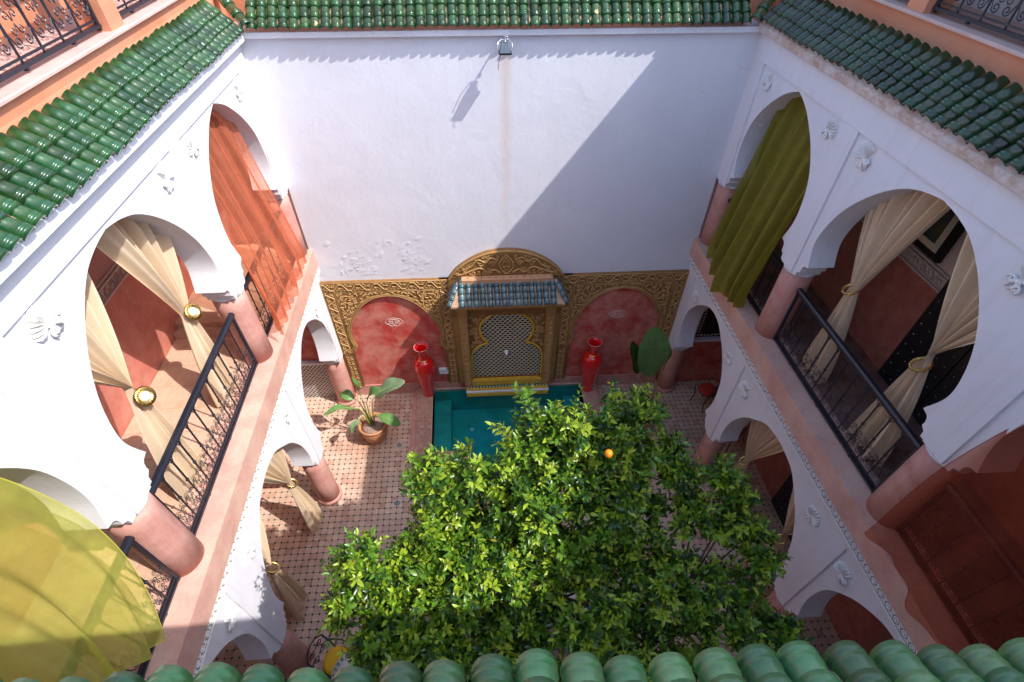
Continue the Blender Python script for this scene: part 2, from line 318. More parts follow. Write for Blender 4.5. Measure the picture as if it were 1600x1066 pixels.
# ------------------------------------------------------------ arcade walls
UP_C = [(0, -2.93), (.28, -2.98), (.57, -3.09), (.87, -3.31), (1.17, -3.63), (1.39, -3.98), (1.51, -4.33), (1.53, -4.62), (1.42, -4.95)]
UP_F = [(0, -2.90), (.23, -2.99), (.47, -3.13), (.83, -3.44), (1.11, -3.83), (1.22, -4.24), (1.22, -4.60), (1.11, -4.95)]
GR_C = [(0, -7.85), (.27, -7.885), (.52, -7.97), (.80, -8.22), (1.10, -8.55), (1.34, -9.04), (1.44, -9.55), (1.40, -9.90)]
GR_F = [(0, -7.70), (.30, -7.76), (.66, -7.99), (.91, -8.24), (1.17, -8.66), (1.25, -9.15), (1.22, -9.55), (1.11, -9.90)]
def corbel(vc, ztip, sgn):
    """profile of the pier foot, from the arch tip to its underside; sgn=+1 on the far side of the column"""
    return [(vc+sgn*d, ztip-h) for d, h in ((.45, 0), (.365, .025), (.335, .06), (.32, .12), (.325, .17), (.26, .215), (.25, .30))]
def arcade(side, upper, label):
    X = XL if side == 'L' else XR; s = -1 if side == 'L' else 1
    dv = -.06 if side == 'L' else .06
    C_, F_ = (UP_C, UP_F) if upper else (GR_C, GR_F); zt = -4.95 if upper else -9.90
    ztop = ZT if upper else -7.42
    vb, va, vc = VB+dv, VA+dv, VC
    root = empty('arcade_wall', P(X, 5, ZG if upper else ZF0), label, 'arcade wall')
    bays = [(va, vc, F_, (va+vc)/2), (vb, va, C_, (va+vb)/2), (V0+.12, vb, F_, (V0+.12+vb)/2)]
    poly = [(V1, ztop)]
    # walk from the far end along the bottom to the near end
    poly += [(V1, zt-.30)]
    first = True
    for (a, b, sh, c) in bays:
        hw = (b-.45-(a+.45))/2; k = hw/sh[-1][0]
        right = [(c+h*k, z) for h, z in cr(sh, 6)]; left = [(c-h*k, z) for h, z in cr(sh, 6)]
        poly += corbel(b, zt, -1)[::-1]
        poly += right[::-1][1:]; poly += left[1:-1]
        poly += corbel(a, zt, 1)
    poly += [(V0, zt-.30), (V0, ztop)]
    mb = MB(); mb.prism(poly, 'x', X+s*.035, X+s*.47); mb.build('wall', M['white'], root, True)
    # proud frame: pilaster strips and top band with a small chamfer
    mb = MB(); zp = -2.85 if upper else -7.62
    strips = [(V1, 9.56+dv*.3), (va+.17, va-.16), (vb+.17, vb-.16), (.22, V0)]
    pz = zt-.28
    def cham(pts, axis_lo, hi): pass
    f = MB()
    for (h, l) in strips:
        f.prism([(l, zp+.0), (l, pz), (h, pz), (h, zp)], 'x', X, X+s*.034)
    f.prism([(V0, ztop), (V0, zp+.001), (V1, zp+.001), (V1, ztop)], 'x', X, X+s*.034)
    f.build('frame', M['white'], root, True)
    # shells
    zs = -3.09 if upper else -8.05
    tp = shell_proto()
    for vv in (9.28, va+.46, va-.48, vb+.58, vb-.40, .55):
        big = 1.05 if vv > 7 else 1.2
        flip = 1 if vv in (9.28, va-.48, vb-.40) else -1
        sh = inst(tp, root, (0, 0, 0))
        lean = radians(-38*flip+R.uniform(-8, 8))
        rot = Matrix(((0, 0, -s, 0), (s*-1*-1, 0, 0, 0), (0, 1, 0, 0), (0, 0, 0, 1)))  # local x->v, local y->z, local z->out of the wall
        rot = Matrix(((0, 0, -s, 0), (1, 0, 0, 0), (0, 1, 0, 0), (0, 0, 0, 1)))
        if s > 0: rot = rot
        mt = Matrix.Translation(P(X+s*.034, vv, zs)-root.location) @ rot @ Matrix.Rotation(lean, 4, 'Z') @ Matrix.Scale(big, 4)
        if rot.determinant() < 0:
            mt = Matrix.Translation(P(X+s*.034, vv, zs)-root.location) @ rot @ Matrix.Scale(-1, 4, (1, 0, 0)) @ Matrix.Rotation(lean*-1, 4, 'Z') @ Matrix.Scale(big, 4)
        sh.matrix_local = mt
    return root
_shell = []
def shell_proto():
    if _shell: return _shell[0]
    mb = MB(); n = 9
    for i in range(n):
        a = radians(-62+124*i/(n-1)); L = .19*(1-.15*abs(i-(n-1)/2)/(n/2)); d = Vector((sin(a), cos(a), 0)); pr = Vector((cos(a), -sin(a), 0)); w = .023
        pts = [(0, .012, .02), (.35, .015, .035), (.7, w*.9, .055), (.92, w, .045), (1.0, w*.5, .01)]
        o = len(mb.v)
        for t, ww, hh in pts:
            c = d*(L*t)
            for q, hq in ((-1, 0), (-.45, .85), (.0, 1), (.45, .6), (1, 0)):
                p = c+pr*(ww*q); mb.v.append((p.x, p.y, hh*hq))
        for r_ in range(len(pts)-1):
            for q in range(4):
                a0 = o+r_*5+q; mb.f.append((a0, a0+5, a0+6, a0+1)); mb.m.append(0); mb.sm.append(False)
    for sx in (-1, 1):
        mb.tube([(p[0]*sx, p[1], .028) for p in spiral((.045, -.055), .042, .012, -.5, 1.2, 12)], .014, 5)
        mb.tube([(sx*.01, 0, .02), (sx*.03, -.06, .03), (sx*.015, -.13, .02)], [.018, .02, .008], 5)
    mb.lathe([(.03, 0), (.028, .03), (.012, .045), (0.001, .048)], (0, -.02, 0), 8)
    o = mb.build('plaster_shell', M['white_r']); COL.objects.unlink(o); _shell.append(o); return o

def column(x, v, z0, z1, r, label, ground=False, half=False):
    root = empty('column', P(x, v, z0), label, 'column', 'smooth pink columns of the arcades')
    mb = MB(); h = z1-z0
    mb.lathe([(r*1.0, 0), (r*.985, h*.4), (r*.97, h*.8), (r*.96, h)], seg=36); sh = mb.build('shaft', M['pink'], root)
    mb = MB()
    if ground: mb.lathe([(r*1.17, 0), (r*1.17, .06), (r*1.13, .10), (r*1.03, .115)], seg=36); mb.build('base_ring', M['pink'], root)
    mb = MB(); mb.lathe([(r*.97, h-.05), (r*1.0, h-.045), (r*1.02, h-.02), (r*.98, h+.0)], seg=36); mb.build('neck_ring', M['white'], root)
    return root

for side in 'LR':
    nm = 'left' if side == 'L' else 'right'; s = -1 if side == 'L' else 1; X = XL if side == 'L' else XR; dv = -.06*(-s) if False else (-.06 if side == 'L' else .06)
    lit = 'sunlit' if side == 'L' else 'shaded'
    arcade(side, True, f'{lit} white plaster wall with three horseshoe arches above the {nm} gallery railing')
    arcade(side, False, f'{lit} white plaster arches over the ground floor below the {nm} gallery')
    names = [('nearest', V0+.12), ('between the center arch and the near sheer curtain', VB+dv), ('between the center arch and the far sheer curtain', VA+dv), ('in the corner by the back wall', VC)]
    for k, (wh, v) in enumerate(names):
        column(X+s*.275, v, ZG, -5.25, .265, f'pink gallery column {wh}, {nm} side', False)
        gw = ['hidden by the near eave', 'closest to the orange tree roots', 'at the middle of the courtyard paving', 'in the corner beside the carved back wall'][k]
        column(X+s*.275, v, ZF0, -10.2, .265, f'pink ground floor column {gw}, {nm} side', True)

# ------------------------------------------------------------ gallery slabs, ledges, lace bands
def gallery(side):
    s = -1 if side == 'L' else 1; X = XL if side == 'L' else XR; nm = 'left' if side == 'L' else 'right'
    Xe = X-s*.10; Xw = -5.75 if side == 'L' else 7.1
    mb = MB(); mb.prism([(Xe, V0), (Xe, V1), (X+s*.45, V1), (X+s*.45, V0)], 'z', ZG, ZG-.45)
    o = mb.build('gallery_ledge', M['pinkl'], None, True); tag(o, f'pink plaster ledge along the front of the {nm} gallery', 'ledge')
    mb = MB(); mb.prism([(X+s*.45, V0), (X+s*.45, V1), (Xw, V1), (Xw, V0)], 'z', ZG-.002, ZG-.46)
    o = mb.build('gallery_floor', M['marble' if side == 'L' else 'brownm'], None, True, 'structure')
    # joints of the floor slabs as real slabs for the seen part
    k = 0
    w = (Xw-(X+s*.45))/4
    slab = MB(); ww = abs(w)/2-.006; slab.box(-ww, ww, -.24, .24, 0, .012, 0, .004); pr = slab.build('floor_slab', M['marble' if side == 'L' else 'brownm']); COL.objects.unlink(pr)
    for i in range(4):
        for j in range(20):
            c = inst(pr, o, P(X+s*.45+w*(i+.5), .32+j*.49+(.2 if i % 2 else 0)*.0, ZG-.002))
            k += 1
    # lace band under the ledge
    root = empty('lace_band', P(X, 5, -7.42), f'carved white lace band of rosettes beneath the {nm} gallery ledge', 'carved band')
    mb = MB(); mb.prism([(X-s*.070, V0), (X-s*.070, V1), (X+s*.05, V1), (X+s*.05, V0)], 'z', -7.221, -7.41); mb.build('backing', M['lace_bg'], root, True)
    mb = MB(); pz = .165; n = int((V1-V0)/pz); xo = X-s*.074
    for i in range(n):
        v = V0+.09+i*pz; zc = -7.315
        mb.tube([(xo, v+p[0], zc+p[1]) for p in [(.038*cos(a*pi/4), .038*sin(a*pi/4)) for a in range(8)]], .0105, 4, closed=True)
        mb.tube([(xo-s*.004, v+.012*cos(a*2*pi/5), zc+.012*sin(a*2*pi/5)) for a in range(5)], .009, 3, closed=True)
        for q in (-1, 1):
            mb.tube([(xo, v+pz/2+p[0]*q, zc+p[1]) for p in spiral((.0, .036*q), .028, .008, 0, 1.1, 8)], .009, 3)
            mb.tube([(xo, v+pz/2-.04*q, zc-.06), (xo, v+pz/2+.0*q, zc), (xo, v+pz/2+.04*q, zc+.06)], .008, 3)
    mb.build('lace_relief', M['white_r'], root, True, 'stuff')
    mb = MB()
    for z in (-7.233, -7.405): mb.prism([(X-s*.086, V0), (X-s*.086, V1), (X-s*.068, V1), (X-s*.068, V0)], 'z', z-.011, z+.011)
    mb.build('edge_fillet', M['white_r'], root, True)
M['sillw'] = mat('frieze_plaster', (.58, .47, .42), .7, .1, 8, .1)
M['lace_bg'] = mat('lace_shadow_ground', (.30, .26, .24), .9, .3, 20, .3)  # dark backing; shade in the openings of the lace given as colour
gallery('L'); gallery('R')

# gallery interiors
def interior(side):
    s = -1 if side == 'L' else 1; X = XL if side == 'L' else XR; nm = 'left' if side == 'L' else 'right'; Xw = -5.75 if side == 'L' else 7.1
    zfr = -5.12 if side == 'L' else -4.95
    root = empty('gallery_wall', P(Xw, 5, ZG), f'brick red inner wall of the {nm} gallery with a carved plaster frieze', 'wall')
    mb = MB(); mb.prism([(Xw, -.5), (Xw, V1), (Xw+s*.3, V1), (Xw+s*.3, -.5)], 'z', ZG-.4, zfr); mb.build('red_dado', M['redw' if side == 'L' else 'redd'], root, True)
    mb = MB(); mb.prism([(Xw+s*.01, -.5), (Xw+s*.01, V1), (Xw+s*.3, V1), (Xw+s*.3, -.5)], 'z', zfr, -2.3); mb.build('upper_plaster', M['upperw' if side == 'L' else 'sillw'], root, True)
    mb = MB()
    for z0, z1, d in ((zfr-.012, zfr+.012, .035), (zfr+.19, zfr+.215, .035), (zfr+.26, zfr+.275, .025)):
        mb.prism([(Xw-s*d, V0), (Xw-s*d, V1), (Xw+s*.02, V1), (Xw+s*.02, V0)], 'z', z0, z1)
    mb.build('frieze_moulding', M['sillw'], root, True)
    mb = MB(); n = int((V1-V0)/.09)
    for i in range(n):
        v = V0+.06+i*.09
        mb.tube([(Xw-s*.012, v+p[0], zfr+.1+p[1]) for p in spiral((0, .03 if i % 2 else -.03), .045, .01, i, 1.2, 8)], .011, 3)
        mb.tube([(Xw-s*.012, v-.03, zfr+.03), (Xw-s*.012, v+.0, zfr+.1), (Xw-s*.012, v+.04, zfr+.17)], .01, 3)
    mb.build('frieze_relief', M['sillw'], root, True, 'stuff')
    mb = MB(); mb.prism([(X+s*.45, V0-.4), (X+s*.45, V1), (Xw, V1), (Xw, V0-.4)], 'z', -2.42, -2.3)
    o = mb.build('gallery_ceiling', M['white'], None, True, 'structure')
    # end wall of the gallery
    mb = MB(); a, b = (Xw, X+s*.0) if side == 'L' else (X, Xw)
    mb.prism([(min(X, Xw), V1+.0), (max(X, Xw), V1+.0), (max(X, Xw), V1+.4), (min(X, Xw), V1+.4)], 'z', ZG-.4, -2.3)
    o = mb.build('gallery_end_wall', M['upperw'], None, True); tag(o, f'rose plaster end wall of the {nm} gallery beside the tall white wall', 'wall')
    # ground floor inner wall and end
    mb = MB(); Xg = Xw+s*.15
    mb.prism([(Xg, -.5), (Xg, V1), (Xg+s*.3, V1), (Xg+s*.3, -.5)], 'z', ZF0-.3, -7.25)
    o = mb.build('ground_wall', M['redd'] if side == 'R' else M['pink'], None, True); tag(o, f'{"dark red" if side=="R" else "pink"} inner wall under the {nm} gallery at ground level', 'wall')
interior('L'); interior('R')
# rest of the house shell: near wall, outer walls (all real walls, they keep the sun out of the galleries)
mb = MB(); mb.prism([(-6.2, -.35), (7.7, -.35), (7.7, V0), (-6.2, V0)], 'z', ZF0-.3, -2.36)
tag(mb.build('near_wall', M['white'], None, True), 'white courtyard wall directly below the near green eave', 'wall')

# ------------------------------------------------------------ back wall
mb = MB(); mb.prism([(XL-.4, V1), (XR+.4, V1), (XR+.4, V1+.45), (XL-.4, V1+.45)], 'z', -7.70, -2.36)
bw = mb.build('back_wall', M['back'], None, True); tag(bw, 'tall blank white plaster back wall, half in shadow, with a rust streak', 'wall')
# flaking blisters of plaster low on the wall
mb = MB()
for (cx_, cz_, n, w, h) in ((-2.75, -7.15, 34, .42, .42), (-1.5, -7.1, 34, .38, .45), (-2.0, -6.8, 10, .6, .3), (-3.0, -7.4, 8, .3, .15)):
    for i in range(n):
        x = cx_+R.gauss(0, w*.45); z = min(-7.62+.1+R.random()*.05, -7.5) if R.random() < .1 else max(cz_+R.gauss(0, h*.45), -7.55); L = R.uniform(.04, .17); a = R.uniform(.1, 1.1); h_ = R.uniform(.003, .009)
        c, s_ = cos(a), sin(a); pts = []
        for k in range(7):
            t = 2*pi*k/7; u = L*cos(t)*(1+R.uniform(-.25, .25)); w2 = L*.45*sin(t)*(1+R.uniform(-.25, .25)); pts.append((x+u*c-w2*s_, V1-.0005, z+u*s_+w2*c))
        o = len(mb.v); mb.v += pts; mb.v.append((x+R.uniform(-.02, .02), V1-h_*2, z-.01))
        for k in range(7): mb.f.append((o+k, o+(k+1) % 7, o+7)); mb.m.append(0); mb.sm.append(True)
fl = mb.build('flaking_plaster', M['back'], bw, True, 'stuff')

# ---- carved ochre surround
lower = MB(); lower.prism([(-6.2, V1+.0), (7.7, V1+.0), (7.7, V1+.4), (-6.2, V1+.4)], 'z', ZF0-.3, -7.702)
tag(lower.build('lower_back_wall', M['redn'], None, True), 'mottled red plaster wall at the foot of the white wall', 'wall')
NICHE = [(0, -8.17), (.33, -8.235), (.65, -8.45), (.9, -8.76), (1.1, -9.14), (1.175, -9.55), (1.11, -9.95)]
NICHE2 = [(1.13, -9.98), (1.24, -10.12), (1.28, -10.3), (1.28, -11.62)]
def niche_poly(cx_, off=0.):
    half = cr(NICHE, 5)+NICHE2
    r_ = [(cx_+h*(1+off/1.2), z+off*(1 if i < 25 else .2)) for i, (h, z) in enumerate(half)]
    l_ = [(2*cx_-x, z) for x, z in r_]
    return l_, r_
def in_poly(x, y, poly):
    c = False; n = len(poly)
    for i in range(n):
        x1, y1 = poly[i]; x2, y2 = poly[(i+1) % n]
        if (y1 > y) != (y2 > y) and x < (x2-x1)*(y-y1)/(y2-y1)+x1: c = not c
    return c
def dist_poly(x, y, pl): return min((x-a)**2+(y-b)**2 for a, b in pl)**.5
def carved(cx_, x0, x1, label):
    root = empty('carved_surround', P(cx_, V1, ZF0), label, 'carved wall panel'); zt = -7.70; vf = V1-.08
    l_, r_ = niche_poly(cx_)
    poly = [(x0, zt), (x0, -11.6)]+l_[::-1]+r_[1:]+[(x1, -11.6), (x1, zt)]
    # drop degenerate slivers
    mb = MB(); mb.prism(poly, 'y', vf, V1+.01); mb.build('ground_panel', M['golddk'], root, True)
    mb = MB()  # frame ridges
    def ridge(pts, r=.016, d=.0): mb.tube([(p[0], vf-d, p[1]) for p in pts], r, 6)
    b = .29
    for off in (.0, .035):
        ridge([(x0+b+off, -11.55), (x0+b+off, zt-b-off), (x1-b-off, zt-b-off), (x1-b-off, -11.55)], .013)
    ridge([(x0+.02, -11.55), (x0+.02, zt-.02), (x1-.02, zt-.02), (x1-.02, -11.55)], .02)
    for o_ in (.015, .055, .085):
        l2, r2 = [(x-o_, z+o_*.6) for x, z in l_[:-1]], [(x+o_, z+o_*.6) for x, z in r_[:-1]]
        ridge(l2[::-1]+[(cx_, l_[0][1]+o_*1.0)]+r2, .013)
    mb.build('frame_ridges', M['gold'], root, True)
    # outer running scroll
    mb = MB()
    def run(p0, p1, w):
        d = Vector((p1[0]-p0[0], p1[1]-p0[1])); L = d.length; d.normalize(); q = Vector((-d.y, d.x)); n = max(1, int(L/.21)); st_ = L/n
        def tt(pts, r, h=.0): mb.tube([(p0[0]+d.x*a_+q.x*b_, vf-.004-h, p0[1]+d.y*a_+q.y*b_) for a_, b_ in pts], r, 4)
        for i in range(n):
            c = (i+.5)*st_; f_ = 1 if i % 2 else -1
            tt([(c-st_*.55, -f_*w*.85), (c-st_*.30, -f_*w*.95), (c-st_*.08, -f_*w*.3), (c+st_*.08, f_*w*.3), (c+st_*.30, f_*w*.95), (c+st_*.55, f_*w*.85)], .019, .008)
            tt([(c-st_*.5, f_*w*.35), (c-st_*.25, f_*w*.15), (c-st_*.2, f_*w*.75), (c+st_*.02, f_*w*.95)], .015)
            tt([(c+st_*.5, -f_*w*.35), (c+st_*.25, -f_*w*.15), (c+st_*.2, -f_*w*.75), (c-st_*.02, -f_*w*.95)], .015)
            tt([(c-st_*.42, f_*w*.95), (c-st_*.34, f_*w*.55)], .013); tt([(c+st_*.42, -f_*w*.95), (c+st_*.34, -f_*w*.55)], .013)
    w = .10
    run((x0+.04, zt-.15), (x1-.04, zt-.15), w); run((x0+.15, -10.15), (x0+.15, zt-.32), w); run((x1-.15, -10.15), (x1-.15, zt-.32), w)
    for xx in (x0+.15, x1-.15):
        z = -10.3
        while z > -11.5:
            for sg in (-1, 1):
                mb.tube([(xx+sg*.09, vf-.004, z), (xx+sg*.03, vf-.01, z-.03), (xx+sg*.03, vf-.01, z-.08), (xx+sg*.09, vf-.004, z-.10)], .012, 4)
            mb.tube([(xx-.08, vf-.005, z-.13), (xx+.08, vf-.005, z-.13)], .011, 4); z -= .2
    mb.build('scroll_border', M['gold'], root, True, 'stuff')
    # spandrels
    mb = MB(); ns = l_[:-4]+r_[:-4]; holep = l_[::-1]+r_
    pts = []; tries = 0
    while len(pts) < 150 and tries < 6000:
        tries += 1; x = R.uniform(x0+b+.06, cx_-.02); z = R.uniform(-10., zt-b-.06)
        if in_poly(x, z, holep) or dist_poly(x, z, holep) < .13: continue
        if any((x-a)**2+(z-c)**2 < .075**2 for a, c in pts): continue
        pts.append((x, z))
    for (x, z) in pts:
        a0 = R.uniform(0, 6.28); tr = R.choice((-1, 1))*R.uniform(.8, 1.3); r0 = R.uniform(.035, .055); k = R.random()
        for mir in (1, -1):
            def mx_(q): return cx_+mir*(q-cx_)
            if k < .6: mb.tube([(mx_(p[0]), vf-.004, p[1]) for p in spiral((x, z), r0, .008, a0, tr, 9)], .0135, 4)
            else:
                d = Vector((cos(a0), sin(a0))); e = Vector((-d.y, d.x))
                mb.tube([(mx_(x-d.x*.07), vf-.003, z-d.y*.07), (mx_(x+e.x*.02), vf-.012, z+e.y*.02), (mx_(x+d.x*.07+e.x*.04), vf-.003, z+d.y*.07+e.y*.04)], [.008, .02, .006], 5)
    mb.build('spandrel_scrolls', M['gold'], root, True, 'stuff')
    # pale line emblem on the red plaster
    mb = MB(); zc = -9.13
    def tb(pts, r=.008): mb.tube([(cx_+p[0], V1-.002, zc+p[1]) for p in pts], r, 4)
    tb([(.235*cos(a)*(1 if sin(a) > -.3 else .9), .14*sin(a)+.012*cos(8*a)) for a in [2*pi*i/40 for i in range(41)]])
    tb([(.15*cos(a), .085*sin(a)+.01) for a in [pi*i/14 for i in range(15)]], .009)
    for sg in (-1, 1):
        tb([(sg*p[0], p[1]) for p in spiral((.07, -.02), .06, .015, 0, 1.2, 12)], .008); tb([(sg*p[0], p[1]) for p in spiral((.15, -.05), .045, .012, 2, 1.0, 10)], .008)
        tb([(0, -.1), (sg*.05, -.03), (sg*.03, .07), (0, .09)], .008)
    mb.build('emblem', M['emb'], root, True)
    return root
carved(-2.24, XL+.0, -.67, 'ochre carved plaster panel around the sunlit red niche, left of the fountain')
carved(3.74, 2.15, XR-.0, 'ochre carved plaster panel around the dark red niche, right of the fountain')
# baseboard
mb = MB(); mb.prism([(XL, V1-.03), (-.67, V1-.03), (-.67, V1), (XL, V1)], 'z', ZF0, -11.62); mb.prism([(2.15, V1-.03), (XR, V1-.03), (XR, V1), (2.15, V1)], 'z', ZF0, -11.62)
tag(mb.build('skirting', M['pink'], None, True), 'low pink plaster skirting at the foot of the carved wall', 'skirting')

# ------------------------------------------------------------ wall fountain
def fountain():
    root = empty('wall_fountain', P(.74, V1, ZF0), 'gold wall fountain with black and cream mosaic and a little blue tiled roof', 'fountain'); vf = V1-.13
    cx_ = .74
    # tympanum arch
    half = cr([(0, -6.88), (.43, -6.93), (.86, -7.12), (1.22, -7.40), (1.42, -7.68)], 6)
    arc = [(cx_-h, z) for h, z in half][::-1]+[(cx_+h, z) for h, z in half][1:]
    poly = arc+[(cx_+1.42, -8.9), (cx_-1.42, -8.9)]
    mb = MB(); mb.prism(poly, 'y', vf, V1+.01); mb.build('tympanum', M['golddk'], root, True)
    mb = MB()
    mb.tube([(x, vf, z-.02) for x, z in arc], .028, 6); mb.tube([(cx_+(x-cx_)*.93, vf, -6.88+(z+6.88)*.93-.08) for x, z in arc], .012, 5)
    mb.tube([(cx_-1.34, vf, -7.62), (cx_+1.34, vf, -7.62)], .02, 5); mb.build('arch_rim', M['gold2'], root, True)
    mb = MB()
    def mirr(pts, r): 
        for sg in (-1, 1): mb.tube([(cx_+sg*p[0], vf-.006, p[1]) for p in pts], r, 5)
    mirr(cr([(0, -7.0), (.10, -7.12), (.17, -7.25), (.12, -7.42), (0, -7.55)], 4), .02)
    mirr(cr([(0, -7.06), (.06, -7.18), (.09, -7.28), (.05, -7.4), (0, -7.47)], 4), .012)
    mirr([(.0, -7.2), (.07, -7.2)], .012); mirr([(0, -7.33), (.07, -7.33)], .012); mirr([(.0, -7.08), (.0, -7.46)], .010)
    mirr(cr([(.14, -7.52), (.3, -7.42), (.45, -7.5), (.62, -7.36), (.82, -7.42), (1.0, -7.5), (1.2, -7.56)], 4), .022)
    mirr(cr([(.2, -7.15), (.38, -7.08), (.5, -7.2), (.68, -7.12), (.85, -7.3), (1.08, -7.42)], 4), .022)
    for (x, z, r_, a, t) in ((.42, -7.47, .09, 1, 1.2), (.33, -7.22, .07, 4, -1.2), (.62, -7.24, .08, 2, 1.1), (.82, -7.5, .08, 0, -1.2), (1.02, -7.4, .06, 3, 1), (.56, -7.05, .05, 2, 1), (.22, -7.06, .045, 1, 1), (1.2, -7.53, .05, 0, 1)):
        mirr(spiral((x, z), r_, .012, a, t, 12), .016)
    for i in range(46):
        x = R.uniform(.14, 1.25); z = R.uniform(-7.56, -7.0)
        if z > -6.98-.27*x*x: continue
        a = R.uniform(0, 6.28); mirr([(x-.05*cos(a), z-.05*sin(a)), (x, z+.01), (x+.05*cos(a), z+.05*sin(a))], .013)
    mb.build('tympanum_scrolls', M['gold'], root, True, 'stuff')
    # flat side panels, recessed field
    for sg in (-1, 1):
        mb = MB(); mb.box(min(cx_+sg*1.66, cx_+sg*1.22), max(cx_+sg*1.66, cx_+sg*1.22), V1-.07, V1-.001, -11.62, -7.70); mb.build('side_panel', M['gold2'], root, True)
    # pilasters with fretwork
    for sg in (-1, 1):
        xc = cx_+sg*1.15
        mb = MB(); mb.box(xc-.115, xc+.115, vf-.09, V1-.05, -11.66, -8.2); mb.box(xc-.13, xc+.13, vf-.10, V1-.05, -8.85, -8.6); pl = mb.build('pilaster', M['gold2'], root, True)
        mb = MB(); z = -8.98
        while z > -11.55:
            w = .062; y = vf-.092
            mb.tube([(xc-w, y, z), (xc+w, y, z), (xc+w, y, z-.12), (xc-w*.3, y, z-.12), (xc-w*.3, y, z-.05), (xc+w*.4, y, z-.05)], .010, 4)
            mb.tube([(xc-w, y, z), (xc-w, y, z-.16), (xc+w, y, z-.16)], .010, 4); z -= .21
        mb.tube([(xc-.088, vf-.09, -11.6), (xc-.088, vf-.09, -8.9)], .010, 4); mb.tube([(xc+.088, vf-.09, -11.6), (xc+.088, vf-.09, -8.9)], .010, 4)
        mb.build('fretwork', M['gold'], pl, True, 'stuff')
    # lobed arch frame around the mosaic
    lob = [(0, -8.82), (.25, -8.86), (.50, -8.99), (.68, -9.2), (.73, -9.45), (.66, -9.74), (.53, -9.95)]
    lo2 = [(.53, -9.96), (.72, -10.02), (.9, -10.2), (.99, -10.42), (1.01, -10.7), (1.01, -11.42)]
    hp = cr(lob, 5)+cr(lo2, 4)
    rr = [(cx_+h, z) for h, z in hp]; ll = [(cx_-h, z) for h, z in hp]
    poly = [(cx_-1.04, -8.4), (cx_-1.04, -11.42)]+ll[::-1]+rr[1:]+[(cx_+1.04, -11.42), (cx_+1.04, -8.4)]
    mb = MB(); mb.prism(poly, 'y', vf+.03, V1); mb.build('spandrel_panel', M['golddk'], root, True)
    mb = MB(); mb.tube([(x, vf+.03, z) for x, z in ll[::-1]+rr[1:]], .032, 6); mb.build('lobed_rim', M['yellow'], root, True)
    mb = MB()
    for i in range(150):
        x = R.uniform(.5, 1.0); z = R.uniform(-10.1, -8.5); pl_ = [(h, q) for h, q in hp]+[(0, -11.42)]
        if in_poly(x, z, pl_) or dist_poly(x, z, hp) < .07: continue
        for sg in (-1, 1): mb.tube([(cx_+sg*p[0], vf+.027, p[1]) for p in spiral((x, z), .04, .008, i, 1.1, 8)], .012, 4)
    mb.build('spandrel_scrolls', M['gold'], root, True, 'stuff')
    mb = MB(); mb.prism([(cx_-1.04, -8.7), (cx_-1.04, -11.42), (cx_+1.04, -11.42), (cx_+1.04, -8.7)], 'y', V1-.035, V1+.0); ms = mb.build('mosaic_panel', M['creamm'], root, True)
    mb = MB(); full = ll[::-1]+rr[1:]; px, pz = .135, .125; j = 0; z = -11.38
    while z < -8.85:
        x = cx_-1.05+(px/2 if j % 2 else 0)
        while x < cx_+1.05:
            if in_poly(x, z, full):
                y = V1-.037; w, h = .046, .042
                mb.add([(x-w-.012, y, z-h*.1), (x-.004, y, z-h), (x+w+.012, y, z+h*.1), (x+.004, y, z+h)], [(0, 1, 2, 3)], 0)
                mb.add([(x+px*.5-.012, y-.001, z-.012), (x+px*.5+.014, y-.001, z-.006), (x+px*.5+.006, y-.001, z+.014), (x+px*.5-.014, y-.001, z+.006)], [(0, 1, 2, 3)], 1 if (j % 3) else 2)
            x += px
        z += pz*.62; j += 1
    mb.build('mosaic_tesserae', [M['blackm'], M['yellow'], M['dkgreen']], root, True, 'stuff')
    mb = MB(); mb.lathe([(.115, 0), (.115, .02), (.08, .05), (.045, .07), (.03, .12), (.001, .125)], seg=16)
    o = mb.build('spout', M['steel'], root); o.matrix_local = Matrix.Translation(P(cx_, V1-.035, -10.42)-root.location) @ Matrix.Rotation(pi/2, 4, 'X')
    # plank, roof
    mb = MB(); mb.box(cx_-1.10, cx_+1.12, 9.70, V1-.12, -7.74, -7.60); mb.build('roof_board', M['chipo'], root, True)
    mb = MB(); zt_, zb_ = -7.70, -8.10; vt, vb_ = 9.80, 9.32
    mb.add([(cx_-1.22, vt, zt_), (cx_+1.22, vt, zt_), (cx_+1.40, vb_, zb_), (cx_-1.40, vb_, zb_), (cx_-1.22, vt, zt_-.08), (cx_+1.22, vt, zt_-.08), (cx_+1.40, vb_, zb_-.05), (cx_-1.40, vb_, zb_-.05),
            (cx_-1.42, V1-.12, zt_-.25), (cx_+1.42, V1-.12, zt_-.25), (cx_-1.42, V1-.12, zt_-.35), (cx_+1.42, V1-.12, zt_-.35)],
           [(0, 3, 2, 1), (4, 5, 6, 7), (3, 7, 6, 2), (0, 8, 3), (1, 2, 9), (8, 10, 7, 3), (9, 2, 6, 11), (10, 11, 6, 7), (0, 1, 9, 8)], 0); mb.build('roof_bed', M['mortar'], root, True)
    # eave board
    mb = MB(); mb.box(cx_-1.34, cx_+1.34, 9.36, V1-.05, -8.24, -8.15); mb.build('eave_board', M['gold2'], root, True)
    small = tile_mesh('roof_tile', .072, .062, .24, M['blueg'], .012)
    sl_ = Vector((0, vt-vb_, zt_-zb_)).normalized(); nm_ = Vector((1, 0, 0)).cross(sl_)
    L = sqrt((vt-vb_)**2+(zt_-zb_)**2)
